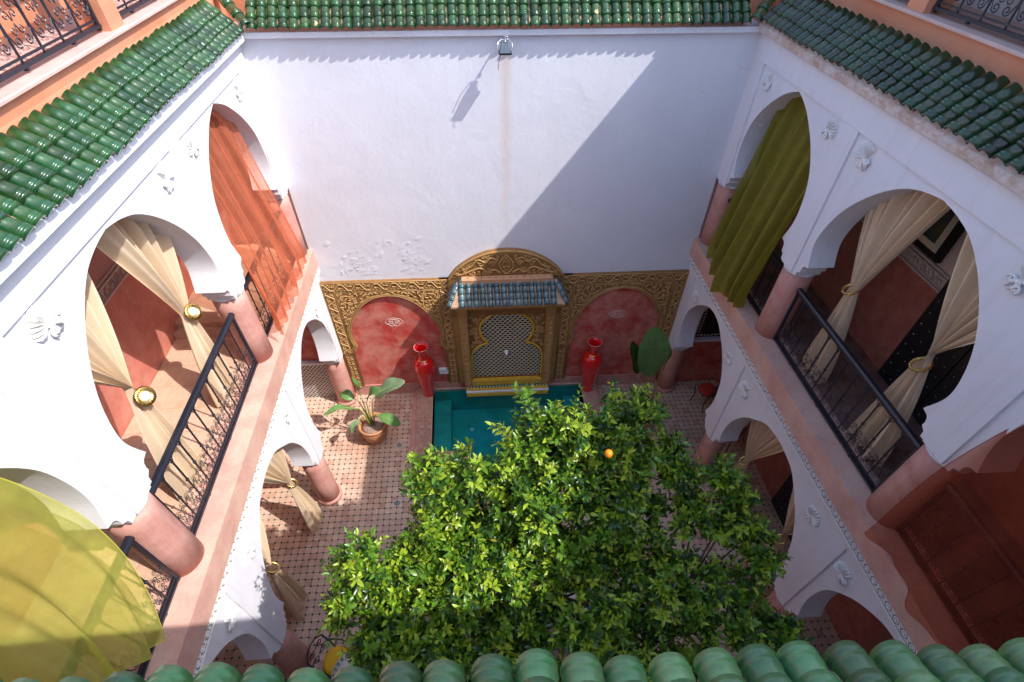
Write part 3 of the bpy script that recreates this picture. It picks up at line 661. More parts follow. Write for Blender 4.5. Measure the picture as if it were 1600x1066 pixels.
    for i in range(14):
        x = cx_-1.115+i*.1715
        for r_ in range(4):
            sdist = r_*.158-.02; p = P(x+R.uniform(-.006, .006), vb_, zb_)+sl_*sdist+nm_*(.012+.004*r_)
            m_ = Matrix.Identity(4)
            for q in range(3): m_[q][0] = (1, 0, 0)[q]; m_[q][1] = sl_[q]; m_[q][2] = nm_[q]
            m_.translation = p-root.location; m_ = m_ @ Matrix.Rotation(R.uniform(-.04, .04), 4, 'Z')
            inst(small, root, None, mtx=m_)
    for sg in (-1, 1):   # hip ends
        for k, (t, L_) in enumerate(((.0, .9), (.35, .8), (.7, .7))):
            a = P(cx_+sg*(1.42), 9.36+.2*k, -8.12-.0*k); b = P(cx_+sg*1.2, 9.70+.06*k, -7.72)
            d = (b-a).normalized(); nn = Vector((sg*.6, -.2, .7)); nn = (nn-d*nn.dot(d)).normalized(); xx = d.cross(nn)
            for q in range(3 if k == 0 else 2):
                m_ = Matrix.Identity(4); p = a+d*(.16*q)+nn*.02
                for w in range(3): m_[w][0] = xx[w]; m_[w][1] = d[w]; m_[w][2] = nn[w]
                m_.translation = p-root.location; inst(small, root, None, mtx=m_)
    # sills and glazed steps
    for (nm_, y0, z0, z1, mm, x_) in (('sill', 9.82, -11.66, -11.45, 'yellow', 1.04), ('green_step', 9.79, -11.74, -11.665, 'dkgreen', 1.22), ('yellow_step', 9.74, -11.80, -11.745, 'yellow', 1.22), ('white_step', 9.69, -11.85, -11.805, 'whitep', 1.24), ('lower_step', 9.68, -12.0, -11.855, 'yellow', 1.22)):
        mb = MB(); mb.box(cx_-x_, cx_+x_, y0, V1-.05, z0, z1, 0, .008); mb.build(nm_, M[mm], root, True)
    mb = MB()   # little tiles on the steps
    for i in range(26):
        x = cx_-1.2+i*.094
        mb.box(x, x+.05, 9.785, 9.80, -11.735, -11.67)
    mb.build('step_mosaic', M['creamm'], root, True, 'stuff')
M['chipo'] = mat('raw_wood', (.55, .30, .16), .8, .15, 6, .1)

def tile_mesh(name, rf, rb, L, m, th=.014, collar=True, seg=9):
    mb = MB()
    st = [(0, rf), (.02, rf*1.0), (.024, rf*1.045), (.034, rf*1.045), (.04, rf*.995), (.058, rf*.99), (.062, rf*1.03), (.072, rf*1.03), (.078, rf*.98), (L*.55, (rf+rb)/2*.99), (L-.0, rb)] if collar else [(0, rf), (L, rb)]
    o = 0
    for y, r in st:
        for k in range(seg+1):
            a = pi*k/seg; mb.v.append((r*cos(a), y, r*sin(a)*1.0))
    n = seg+1
    for i in range(len(st)-1):
        for k in range(seg): mb.f.append((i*n+k, i*n+k+1, (i+1)*n+k+1, (i+1)*n+k)); mb.m.append(0); mb.sm.append(True)
    # rim, inner barrel
    b = len(mb.v)
    for y in (0, .09):
        for k in range(seg+1):
            a = pi*k/seg; mb.v.append(((rf-th)*cos(a), y, (rf-th)*sin(a)))
    for k in range(seg): mb.f.append((b+k, b+k+1, k+1, k)); mb.m.append(0); mb.sm.append(False)
    for k in range(seg): mb.f.append((b+k, b+n+k, b+n+k+1, b+k+1)); mb.m.append(0); mb.sm.append(True)
    # upper end cap
    q = (len(st)-1)*n; mb.f.append(tuple(q+k for k in range(n))); mb.m.append(0); mb.sm.append(False)
    mb.f.append(tuple(b+n+k for k in range(n))[::-1]); mb.m.append(1); mb.sm.append(False)
    ob = mb.build(name, [m, M['mortar']]); COL.objects.unlink(ob); return ob
fountain()

# ------------------------------------------------------------ green eaves
TG = tile_mesh('roof_tile', .083, .070, .285, M['greeng'])
TN = tile_mesh('roof_tile', .083, .070, .285, M['greenn'])
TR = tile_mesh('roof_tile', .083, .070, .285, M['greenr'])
def eave(label, tipfn, n, upd, alongd, tmesh, rows=(0, .175, .37), last=.61, pitch=.176, hips=True, skipcorner=None):
    """tipfn(i): world point of tile i's tip; upd: unit up-slope; alongd: unit along the eave"""
    root = empty('tiled_eave', tipfn(n/2), label, 'roof eave', 'green glazed tile eaves round the courtyard')
    nrm = alongd.cross(upd).normalized()
    if nrm.z < 0: nrm = -nrm
    xx = upd.cross(nrm)
    Ltot = last
    # mortar bed
    a = tipfn(-.5); b = tipfn(n-.5); t = .05; base = []
    for p in (a, b):
        for (sd, h) in ((.085, -.01), (Ltot, -.01), (Ltot, -.10), (.085, -.06)): base.append(p+upd*sd+nrm*h-root.location)
    me = MB(); me.add(base, [(0, 1, 5, 4), (1, 2, 6, 5), (2, 3, 7, 6), (3, 0, 4, 7), (0, 3, 2, 1), (4, 5, 6, 7)]); me.build('mortar_bed', M['mortar'], root)
    # lumps of mortar in the gutters between the barrels
    me = MB()
    for i in range(n+1):
        p0 = tipfn(i-.5)-root.location
        pts = [p0+upd*sd+nrm*(-.012+R.uniform(-.008, .012)) for sd in (.075, .16, .28, .42, .55, Ltot)]
        me.tube(pts, [.018]+[R.uniform(.022, .034) for _ in range(5)], 6)
    me.build('mortar_joints', M['mortar'], root, False, 'stuff')
    for i in range(n):
        jit = R.uniform(-.006, .006); sag = .010*sin(i*.37+1.3)+.006*sin(i*1.1)
        for r_, sd in enumerate(rows):
            if skipcorner and skipcorner(i, r_): continue
            p = tipfn(i)+upd*(sd+R.uniform(-.009, .009)+sag*.6)+alongd*(jit+R.uniform(-.004, .004))+nrm*(.0+.012*r_+R.uniform(-.003, .003))
            m_ = Matrix.Identity(4)
            for q in range(3): m_[q][0] = xx[q]; m_[q][1] = upd[q]; m_[q][2] = nrm[q]
            m_.translation = p-root.location
            m_ = m_ @ Matrix.Rotation(R.uniform(-.035, .035), 4, 'Z') @ Matrix.Rotation(R.uniform(-.03, .03)+.045, 4, 'X') @ Matrix.Rotation(R.uniform(-.05, .05), 4, 'Y')
            inst(tmesh, root, None, mtx=m_)
    return root, nrm
th = radians(40); pit = .176
nL = int((V1-V0-.2)/pit)
upL = Vector((-cos(th), 0, sin(th))); upR = Vector((cos(th), 0, sin(th)))
alo = Vector((0, 1, 0))
XTL, ZTL = -3.62, -2.33; XTR, ZTR = 5.16, -2.25
rL, _ = eave('green glazed barrel tile eave in full sun along the left side', lambda i: P(XTL, .75+i*pit, ZTL), 52, upL, alo, TG)
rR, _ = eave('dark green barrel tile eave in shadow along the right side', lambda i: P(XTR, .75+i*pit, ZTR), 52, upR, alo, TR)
vb_t = 9.86; alx = Vector((1, -K, 0)).normalized(); upB = Vector((K*cos(th), cos(th), sin(th))).normalized()
rB, _ = eave('green barrel tile eave across the top of the tall white wall', lambda i: P(XTL+.12+i*pit, vb_t, -2.31), 49, upB, alx, TG, skipcorner=lambda i, r_: False)
upN = Vector((-.054*cos(radians(28)), -cos(radians(28)), sin(radians(28)))).normalized()
rN, _ = eave('row of big green barrel tiles nearest the viewer', lambda i: Vector((-3.95+i*.178, .455-.054*(-3.95+i*.178-.8)+.012*sin(i*.9), -2.36+.008*sin(i*1.7))), 54, upN, Vector((1, -.054, 0)).normalized(), TN, rows=(0, .125, .315), last=.80, pitch=.178)
# hip cover tiles in the two far corners
HT = tile_mesh('roof_tile', .10, .088, .30, M['greeng'], .014)
for root, x0, sx in ((rL, XTL+.07, -1), (rR, XTR-.07, 1)):
    a = P(x0, vb_t+.0, -2.29); d = Vector((sx*cos(th), cos(th), sin(th))).normalized(); nn = Vector((-sx*.3, -.3, 1)); nn = (nn-d*nn.dot(d)).normalized(); xx = d.cross(nn)
    for q in range(4):
        m_ = Matrix.Identity(4); p = a+d*(.23*q)+nn*.035
        for w in range(3): m_[w][0] = xx[w]; m_[w][1] = d[w]; m_[w][2] = nn[w]
        m_.translation = p-root.location; inst(HT, root, None, mtx=m_)
# chipped glaze patches on a few tiles: broken clay pieces
def chips(root, items):
    for (p, n_) in items:
        mb = MB(); k = 6; o = []
        for i in range(k):
            a = 2*pi*i/k; r = R.uniform(.02, .042); o.append((r*cos(a), r*sin(a)*1.4, 0))
        mb.add(o+[(0, 0, .008)], [(i, (i+1) % k, k) for i in range(k)]); c = mb.build('chip', M['chip'], root); q = n_.to_track_quat('Z', 'Y'); c.rotation_euler = q.to_euler(); c.location = p-root.location
sn = Vector((0, -sin(th), cos(th)))
chips(rB, [(P(XTL+.12+6*pit+.03, vb_t, -2.31)+upB*.06+sn*.078, sn), (P(XTL+.12+33*pit, vb_t, -2.31)+upB*.2+sn*.092, sn)])

# cornices below the tiles
mb = MB(); mb.prism([(-3.70, -2.345), (-3.678, -2.36), (-3.668, -2.465), (-3.70, -2.48), (XL-.02, -2.5), (XL-.4, -2.5), (XL-.4, -2.05), (-3.9, -2.12)], 'y', V0, V1)
tag(mb.build('cornice', M['white'], None, True), 'white cornice under the sunlit left tile eave with scalloped shadows', 'cornice')
M['stained'] = mat('stained_cornice', (.66, .58, .55), .85, .12, 4, .6, 22, col2=(.50, .33, .24), c2=.35, c2scale=7)
mb = MB()   # rough hand-plastered scallops on the right
mb.prism([(5.235, -2.30), (5.225, -2.36), (5.235, -2.425), (5.28, -2.45), (XR+.02, -2.46), (XR+.4, -2.46), (XR+.4, -2.0), (5.42, -2.08)], 'y', V0, V1)
co = mb.build('cornice', M['stained'], None, True); tag(co, 'rough stained plaster cornice under the shaded right tile eave', 'cornice')
mb = MB()
for i in range(53):
    v = .75+(i)*pit
    if v > V1-.05: break
    c = Vector((5.235, v, -2.31)); k = []
    for a in range(7):
        t = pi*a/6; k.append((5.232-.012*sin(t), v+.085*cos(t), -2.30-.085*sin(t)*R.uniform(.75, 1.1)))
    o = len(mb.v); mb.v += k; mb.v.append((5.20-R.uniform(0, .012), v+R.uniform(-.02, .02), -2.315))
    for a in range(6): mb.f.append((o+a, o+7, o+a+1)); mb.m.append(0); mb.sm.append(True)
    mb.f.append((o, o+6, o+7)); mb.m.append(0); mb.sm.append(True)
mb.build('plaster_scallops', M['stained'], co, True, 'stuff')
mb = MB(); mb.prism([(XL-.2, 9.90), (XR+.2, 9.90), (XR+.2, V1+.3), (XL-.2, V1+.3)], 'z', -2.44, -2.352)
tag(mb.build('cornice', M['white'], None, True), 'narrow white moulding above the back wall under its tiles', 'cornice')

# ------------------------------------------------------------ upper storey (orange walls, openings with railings)
def upper(side):
    s = -1 if side == 'L' else 1; nm = 'left' if side == 'L' else 'right'
    xt, zt0 = (XTL, ZTL) if side == 'L' else (XTR, ZTR)
    Xf = -4.10 if side == 'L' else 5.76; zb = (-1.98 if side == 'L' else -1.95); zs = -1.66 if side == 'L' else -1.57; ztop = .26
    root = empty('terrace_wall', P(Xf, 5, zb), f'orange plaster parapet wall with window openings above the {nm} green tiles', 'wall')
    mb = MB(); mb.prism([(Xf, zb-.35), (Xf, zb+.02), (Xf+s*.035, zb+.13), (Xf+s*.035, zs-.035), (Xf+s*.40, zs-.035), (Xf+s*.40, zb-.35)], 'y', -4, V1+.8); mb.build('parapet', M['orange'], root, True)
    mb = MB(); mb.prism([(Xf-s*.03, zs-.034), (Xf-s*.03, zs-.012), (Xf-s*.015, zs), (Xf+s*.42, zs), (Xf+s*.42, zs-.034)], 'y', -4, V1+.8); mb.build('sill', M['sill'], root, True)
    # piers and lintel
    piers = [(V1+.8, 9.9), (7.44, 7.12), (4.1, 3.8), (.8, .5), (-3.2, -4)]
    for (h, l) in piers:
        mb = MB(); mb.prism([(Xf+s*.05, l), (Xf+s*.40, l), (Xf+s*.40, h), (Xf+s*.05, h)], 'z', zs+.001, -.10); mb.build('pier', M['orange'], root, True)
    mb = MB(); mb.prism([(Xf, -.10), (Xf, ztop), (Xf+s*1.9, ztop), (Xf+s*1.9, -.10)], 'y', -4, V1+.8)
    if side == 'R': mb.build('roof_slab', M['orange'], root, True)
    else:
        mb = MB(); mb.prism([(Xf, -.10), (Xf, .05), (Xf+s*.4, .05), (Xf+s*.4, -.10)], 'y', -4, V1+.8); mb.build('roof_slab', M['orange'], root, True)
    # terrace floor and room wall behind
    mb = MB(); mb.prism([(Xf+s*.42, zs-.02), (Xf+s*.42, zs-.4), (Xf+s*2.3, zs-.4), (Xf+s*2.3, zs-.02)], 'y', -4, V1+.8)
    mb.build('terrace_floor', M['sill'], None, True, 'structure')
    mb = MB(); X2 = Xf+s*(.95 if side == 'L' else 1.0)
    mb.prism([(X2, zs-.02), (X2, .0 if side == 'L' else -.1), (X2+s*.3, .0 if side == 'L' else -.1), (X2+s*.3, zs-.02)], 'y', -4, V1+.8)
    o = mb.build('terrace_room_wall', M['orange'] if side == 'L' else M['marblew'], None, True)
    tag(o, f'{"orange" if side=="L" else "grey marbled"} wall seen through the terrace railing on the {nm}', 'wall')
    return Xf, zs
M['marblew'] = mat('veined_stone', (.50, .44, .46), .4, .25, 2.5, .1, 20, col2=(.35, .22, .2), c2=.35, c2scale=3)
XU = {sd: upper(sd) for sd in 'LR'}
# near parapet behind the near tiles
mb = MB(); mb.prism([(-6.2, -.50), (7.7, -.50), (7.7, -.06), (-6.2, -.06)], 'z', -2.3, -.36)
tag(mb.build('near_parapet', M['orange'], None, True), 'orange parapet behind the nearest row of green tiles', 'wall')
mb = MB(); mb.prism([(-4.6, V1+.62), (6.2, V1+.62), (6.2, V1+.95), (-4.6, V1+.95)], 'z', -2.4, -1.2)
tag(mb.build('back_parapet', M['orange'], None, True), 'orange parapet above the back row of green tiles', 'wall')

# ------------------------------------------------------------ wrought iron railings
def scroll_cell(w, h, big=False):
    """C and S scrolls filling a cell w x h in the local (y, z) plane"""
    mb = MB(); r = .0062 if not big else .0085
    def t(pts, k=1.): mb.tube([(0, p[0], p[1]) for p in pts], r*k, 4)
    q = w*.24
    for sy in (-1, 1):
        # tall C whose two ends curl inwards
        for sz in (-1, 1):
            top = [(sy*(w*.47), h*.5), (sy*w*.455, h*.5+sz*h*.16), (sy*w*.36, h*.5+sz*h*.30)]
            curl = [(sy*(q*.9+q*.62*(1-i/11*.72)*cos(.5+i/11*7.6)), h*.5+sz*(h*.30+q*.62*(1-i/11*.72)*sin(.5+i/11*7.6))) for i in range(12)]
            t(top+curl)
            inner = [(sy*(w*.16+q*.5*(1-i/9*.7)*cos(3.4-i/9*6.6)), h*.5+sz*(h*.12+q*.5*(1-i/9*.7)*sin(3.4-i/9*6.6))) for i in range(10)]
            t([(sy*w*.0, h*.5+sz*h*.02)]+inner, .9)
    return mb
def railing(v0, v1, X, z0, label, group, s, H=1.24, big=False):
    root = empty('railing', P(X, (v0+v1)/2, z0), label, 'railing', group); L = v1-v0
    slant = -K*0
    def B(name, boxes, b=0, m='iron'):
        mb = MB()
        for (x0, x1, y0, y1, q0, q1) in boxes: mb.box(x0, x1, y0, y1, q0, q1, 0, b)
        return mb.build(name, M[m], root)
    a, b_ = -L/2, L/2
    mb = MB(); mb.prism([(-.045, H-.07), (-.048, H-.03), (-.028, H), (.028, H), (.048, H-.03), (.045, H-.07)], 'y', a, b_); mb.build('handrail', M['iron'], root)
    B('bottom_rail', [(-.03, .03, a, b_, .03, .065)]); B('top_bar', [(-.015, .015, a, b_, H-.11, H-.09)]); B('mid_bar', [(-.012, .012, a, b_, .10, .118)])
    for y in (a+.02, b_-.02): B('end_post', [(-.02, .02, y-.02, y+.02, 0, H-.07)])
    n = max(3, round(L/(.265 if not big else .37))); w = L/n
    bar = MB(); bar.box(-.009, .009, -.009, .009, .06, H-.09)
    for sy in (-1, 1): bar.tube([(0, 0, H-.22), (0, sy*.03, H-.15), (0, sy*.07, H-.10)], .008, 4)
    bar.lathe([(.02, .0), (.026, .02), (.02, .04)], (0, 0, .60), 6)
    bo = None
    for i in range(1, n):
        if bo is None: bo = bar.build('baluster', M['iron'], root); bo.location = (0, a+w*i, 0)
        else: inst(bo, root, (0, a+w*i, 0))
    sc = scroll_cell(w, .44 if not big else .50, big); so = None
    for i in range(n):
        loc = (0, a+w*(i+.5), .12)
        if so is None: so = sc.build('scroll', M['iron'], root); so.location = loc
        else: inst(so, root, loc)
    if big:
        so2 = None
        for i in range(n): inst(so, root, (0, a+w*(i+.5), .60))
    for i in range(3): B('foot', [(-.02, .02, a+L*(.2+.3*i)-.02, a+L*(.2+.3*i)+.02, -.0, .03)])
    return root
G = 'wrought iron railings with scrolls'
for s, X, nm, dv in ((-1, XL-.22, 'left', -.06), (1, XR+.24, 'right', .06)):
    shade = 'blue black railing glinting in the sun' if s < 0 else 'black railing in shade'
    railing(VB+dv+.26, VA+dv-.26, X, ZG+.01, f'{shade} before the tied cream curtains of the {nm} gallery', G, s)
    railing(VA+dv+.27, VC-.2, X, ZG+.01, f'black iron railing behind the {"orange" if s<0 else "olive green"} sheer curtain', G, s)
    railing(V0+.4, VB+dv-.26, X, ZG+.01, f'black iron railing behind the {"yellow green" if s<0 else "dark red"} sheer curtain', G, s)
    Xf, zs = XU['L' if s < 0 else 'R']
    railing(4.15, 7.10, Xf+s*.16, zs+.02, f'scrolled terrace railing above the {nm} green tiles, the longer one in view', 'upper terrace railings', s, H=1.1, big=True)
    railing(7.47, 9.85, Xf+s*.16, zs+.02, f'scrolled terrace railing above the {nm} green tiles, the farther one at the frame edge', 'upper terrace railings', s, H=1.1, big=True)

# ------------------------------------------------------------ curtains
def smoothst(t): return t*t*(3-2*t)
def tied(X, top0, top1, zt, tv, tz, bv, zb, wb, s, label, group, seed, xout=0., wt=.17, tilt=0.):
    root = empty('tied_curtain', P(X, tv, tz), label, 'curtain', group); rr = random.Random(seed)
    n = 6.5; ph = [rr.uniform(-.35, .35) for _ in range(6)]
    def pl(u, t):
        return sin(2*pi*n*u+ph[0]*3+1.7*sin(2*pi*u*1.3+ph[1]*6)+.5*t)+.6*sin(2*pi*n*.41*u+ph[2]*6+t)+.30*sin(2*pi*n*2.1*u+ph[3]*5)*(1-.4*t)
    mb = MB()
    def f(u, t):
        if t < .62:
            q = t/.62; k = q**1.12; w0 = top0+(top1-top0)*u; w1 = tv+(u-.5)*wt
            v = w0+(w1-w0)*(1-(1-k)**1.15); z = zt+(tz-zt)*q-.10*sin(pi*q)*((u-.5)*2)**2
            amp = .070*(1-q)**.6+.024
            x = X+pl(u, t)*amp - s*.05*sin(pi*q)
        else:
            q = (t-.62)/.38; w1 = tv+(u-.5)*wt; w2 = bv+(u-.5)*wb; k = 1-(1-q)**1.7
            v = w1+(w2-w1)*k; z = tz+(zb-tz)*q+.03*sin(u*17+seed)*q
            amp = .024+.07*k; x = X+pl(u, t)*amp - s*xout*k
            v += .02*sin(3*u*pi+q*4)*q
        # round bulge at the tie
        d = abs(t-.62); x -= s*.035*math.exp(-(d/.04)**2)*0
        return (x, v, z)
    mb.grid(f, 150, 54); c = mb.build('cloth', M['cream'], root, True)
    # tie-back
    big = wt > .12
    tb = empty('curtain_ring', P(X-s*.04, tv, tz), f'brass {"medallion" if s<0 and tz>-7 else "ring"} on the {"left" if s<0 else "right"} {"gallery" if tz>-7 else "ground floor"} curtain {"farther from" if tv>5 else "closer to"} the viewer', 'curtain tieback', 'brass curtain tiebacks')
    mb = MB()
    if s < 0 and tz > -7:
        mb.lathe([(.04, 0), (.10, .0), (.125, .015), (.13, .035), (.105, .05), (.075, .045), (.06, .03)], seg=24)
        for i in range(20):
            a = 2*pi*i/20; mb.tube([(.08*cos(a), .08*sin(a), .05), (.12*cos(a+.15), .12*sin(a+.15), .042)], .007, 4)
        o = mb.build('medallion', M['brass'], tb); m2 = MB(); m2.lathe([(.068, .03), (.064, .05), (.045, .068), (.02, .078), (.001, .08)], seg=20); o2 = m2.build('pearl_centre', M['pearl'], tb)
        rot = Vector((.8, -.25, .45)).to_track_quat('Z', 'Y').to_euler()
        for q in (o, o2): q.rotation_euler = rot; q.location = (.06, 0, .0)
    else:
        rg = .12
        mb.tube([(rg*cos(a), rg*sin(a)*.75, 0) for a in [2*pi*i/24 for i in range(24)]], .018, 7, closed=True)
        for dz in (-.016, .016): mb.tube([(rg*1.06*cos(a), rg*1.06*sin(a)*.77, dz) for a in [2*pi*i/24 for i in range(24)]], .009, 5, closed=True)
        for i in range(16):
            a = 2*pi*i/16; mb.tube([(rg*1.13*cos(a), rg*1.13*sin(a)*.8, -.012), (rg*1.13*cos(a+.2), rg*1.13*sin(a+.2)*.8, .012)], .006, 4)
        o = mb.build('ring', M['brass'], tb); o.rotation_euler = (tilt, radians(-28)*s, 0)
    return root
CG = 'cream curtains gathered with brass tiebacks'
for s, X, nm, dv in ((-1, XL-.50, 'left', -.06), (1, XR+.52, 'right', .06)):
    sd = 'sunlit' if s < 0 else 'shaded'
    tied(X, 5.00+dv, 6.55+dv, -2.80, 5.82, -4.98, 5.66, -6.72, .52, s, f'{sd} cream curtain at the far side of the {nm} gallery center arch', CG, 3+s)
    tied(X, 4.95+dv, 3.05+dv, -2.80, 4.20, -4.95, 4.05, -6.72, .62, s, f'{sd} cream curtain at the near side of the {nm} gallery center arch', CG, 5+s)
    tied(X, 4.75+dv, 6.40+dv, -7.62, 5.86, -9.98, 5.85, -11.72, .60, s, f'{sd} cream curtain under the {nm} gallery, the one farther from the viewer', CG, 8+s, xout=.12, wt=.11)
    tied(X, 4.9+dv, 3.2+dv, -7.62, 4.08, -10.05, 3.95, -11.72, .65, s, f'{sd} cream curtain under the {nm} gallery, the one closer to the viewer', CG, 11+s, xout=.12, wt=.11)
    # rods
    for z, v0_, v1_, w in ((-2.80, 3.0, 6.6, 'gallery'), (-7.62, 3.1, 6.5, 'ground floor')):
        mb = MB(); mb.tube([(X, v0_, z+.03), (X, v1_, z+.03)], .018, 8); tag(mb.build('curtain_rod', M['iron'], None, True), f'thin iron curtain rod across the {nm} {w} center arch', 'curtain rod')
def sheer(name, m, fn, nu, nv, label):
    mb = MB(); mb.grid(fn, nu, nv); o = mb.build(name, M[m], None, True); tag(o, label, 'curtain', None)
    hm = MB(); K_ = 60
    for edge in ([fn(i/K_, 1) for i in range(K_+1)], [fn(0, i/K_) for i in range(K_+1)], [fn(1, i/K_) for i in range(K_+1)]): hm.tube(edge, .0045, 4, cap=False)
    hm.build('hem', M[m.replace('_s', '_h')], o, True); return o
# orange, far left: hangs from the arch and spills over the ledge
def f_orange(u, t):
    top = (-4.22, 7.15+u*2.15, -2.85); bt = (-3.66-.03*sin(u*20), 6.86+u*2.28, -6.50-.03*sin(u*2*pi*6))
    k = t**1.1; x = top[0]+(bt[0]-top[0])*min(1, k*1.12); pleat = sin(u*2*pi*5.5+1.4*sin(u*5)+t)+.5*sin(u*2*pi*12+2+2*sin(u*7))
    # drawn lines run diagonally towards the ledge
    v = top[1]+(bt[1]-top[1])*k+.10*sin(t*pi)*(1-u)
    if k > .60: x = x+.0
    return (x+pleat*.062*(.35+.65*t), v+.012*cos(u*2*pi*7), top[2]+(bt[2]-top[2])*t)
sheer('sheer_curtain', 'orange_s', f_orange, 160, 40, 'sheer orange curtain hanging over the ledge in the far left gallery arch')
def f_olive(u, t):
    top = (5.80, 7.3+u*2.0, -2.85); bt = (5.13+.05*sin(u*9), 7.22+u*1.62, -6.52-.28*sin(pi*min(1, max(0, u*1.1)))-.05*sin(u*2*pi*4))
    k = t; pleat = sin(u*2*pi*4.2+1.6*sin(u*4+1)+.8*t)+.45*sin(u*2*pi*9.3+t*2+2*sin(u*5))
    x = top[0]+(bt[0]-top[0])*min(1, t*1.1)**1.1; v = top[1]+(bt[1]-top[1])*k
    return (x-pleat*.13*(.4+.6*t)-.05*sin(pi*t), v, top[2]+(bt[2]-top[2])*t)
sheer('sheer_curtain', 'olive_s', f_olive, 150, 40, 'olive green curtain hanging over the ledge in the far right gallery arch')
def f_yellow(u, t):
    pv = sin(u*2*pi*2.2+1.5*t)+.5*sin(u*2*pi*4.6+t*3.2+.8*sin(u*9))+.25*sin(u*2*pi*9+5*t)
    x = -4.2+.78*t**.8+.13*pv*t**.8+.10*sin(pi*t); w = sin(pi*min(1, t*1.0))
    v = .35+u*(1.80+.12*w)-.42*(t**4)*u+.03*sin(t*5)*u
    z = -2.85-2.78*t-.12*sin(u*pi*2+.5)*t-.1*(1-u)*t - .6*(1-t)*0
    return (x, v, z)
sheer('sheer_curtain', 'yellow_s', f_yellow, 110, 50, 'yellow green sheer curtain billowing out of the near left gallery arch')
def f_red(u, t):
    pv = sin(u*2*pi*2.0+1.2*t)+.35*sin(u*2*pi*5+t*2)
    x = 5.76-.70*t**.7-.10*pv*t; v = .5+u*(2.1+.1*sin(pi*t))+.10*u*t-.12*u*sin(t*8)*t*.3
    z = -2.85-3.72*t+.05*sin(u*7)*t
    return (x, v, z)
sheer('sheer_curtain', 'red_s', f_red, 110, 50, 'dark red see-through curtain in the near right gallery arch')

# ------------------------------------------------------------ courtyard floor
def floor():
    mb = MB(); xs0, xs1 = -5.95, 7.3
    # slab with the pool basin left open
    px0, px1, pv0, pv1 = -1.98, 3.45, 7.28, 9.99; ex0, ex1, ev0 = -.95, 2.45, 6.0
    for (a, b, c, d) in ((xs0, px0, -.3, V1), (px1, xs1, -.3, V1), (px0, ex0, -.3, pv0), (ex1, px1, -.3, pv0), (ex0, ex1, -.3, ev0), (px0, px1, pv1, V1)):
        mb.box(a, b, c, d, ZF0-.3, ZF0-.016)
    fo = mb.build('courtyard_floor', M['grout'], None, True, 'structure')
    p = .15; cc = .026; h = .004; cells = []
    i0 = int((xs1-xs0)/p); j0 = int((V1-V0)/p)
    for i in range(i0):
        for j in range(j0):
            x = xs0+(i+.5)*p; v = V0+(j+.5)*p
            if px0-.05 < x < px1+.05 and v > pv0-.05: continue
            if ex0-.05 < x < ex1+.05 and v > ev0-.05: continue
            cells.append((x, v))
    g = .002; a = p/2-g
    octo = [(-a+cc, -a), (a-cc, -a), (a, -a+cc), (a, a-cc), (a-cc, a), (-a+cc, a), (-a, a-cc), (-a, -a+cc)]
    pm = MB(); pm.add([(q[0], q[1], -.014) for q in octo]+[(q[0]*.975, q[1]*.975, 0) for q in octo], [tuple(range(8, 16))]+[(k, (k+1) % 8, 8+(k+1) % 8, 8+k) for k in range(8)])
    proto = pm.build('floor_tile', M['terra']); COL.objects.unlink(proto)
    # the 300 seen largest: open paving on the near left
    vis = [c for c in cells if -4.0 < c[0] < -1.9 and 2.8 < c[1] < 8.5]
    vis.sort(key=lambda c: c[1]+abs(c[0]+3)*.2); near = set(vis[:300])
    for (x, v) in near:
        t = inst(proto, fo, P(x, v, ZF0)-Vector((0, 0, R.uniform(0, .003)))); t.rotation_euler = (R.uniform(-.006, .006), R.uniform(-.006, .006), 0)
    st = MB()
    for (x, v) in cells:
        if (x, v) in near: continue
        dz = ZF0-R.uniform(0, .003)
        st.add([(x+q[0], v+q[1], dz-.014) for q in octo]+[(x+q[0]*.975, v+q[1]*.975, dz) for q in octo], [tuple(range(8, 16))]+[(k, (k+1) % 8, 8+(k+1) % 8, 8+k) for k in range(8)], 1 if R.random() < .12 else 0)
    st.build('paving_tiles', [M['terra'], M['terra2']], fo, True, 'stuff')
    gi = MB(); r = cc*1.0
    for i in range(i0+1):
        for j in range(j0+1):
            x = xs0+i*p; v = V0+j*p
            if px0-.02 < x < px1+.02 and v > pv0-.02: continue
            if ex0-.02 < x < ex1+.02 and v > ev0-.02: continue
            gi.add([(x-r, v, ZF0-.001), (x, v-r, ZF0-.001), (x+r, v, ZF0-.001), (x, v+r, ZF0-.001)], [(0, 1, 2, 3)], 0 if R.random() < .75 else 1)
    gi.build('tile_inserts', [M['insert'], M['insert2']], fo, True, 'stuff')
M['terra2'] = mat('terracotta_tile_worn', (.50, .30, .22), .5, .2, 3, .1, 30)
M['insert2'] = mat('dark_insert', (.03, .035, .03), .3, .3, 30, 0)
floor()
# floor medallions with flower inlay near the pool
for (x, v) in ((-2.35, 6.35), (-2.42, 8.1)):
    mb = MB(); z = ZF0
    mb.box(x-.09, x+.09, v-.09, v+.09, z-.01, z+.006); 
    for i in range(8):
        a = i*pi/4; mb.add([(x, v, z+.009), (x+.08*cos(a-.25), v+.08*sin(a-.25), z+.009), (x+.085*cos(a), v+.085*sin(a), z+.009), (x+.08*cos(a+.25)*.8, v+.08*sin(a+.25)*.8, z+.009)], [(0, 1, 2, 3)], 1)
    tag(mb.build('inlay_tile', [M['whitem'], M['insert']], None, True), 'small patterned square tile in the paving ' + ('by the tree edge' if v < 7 else 'left of the pool'), 'tile')

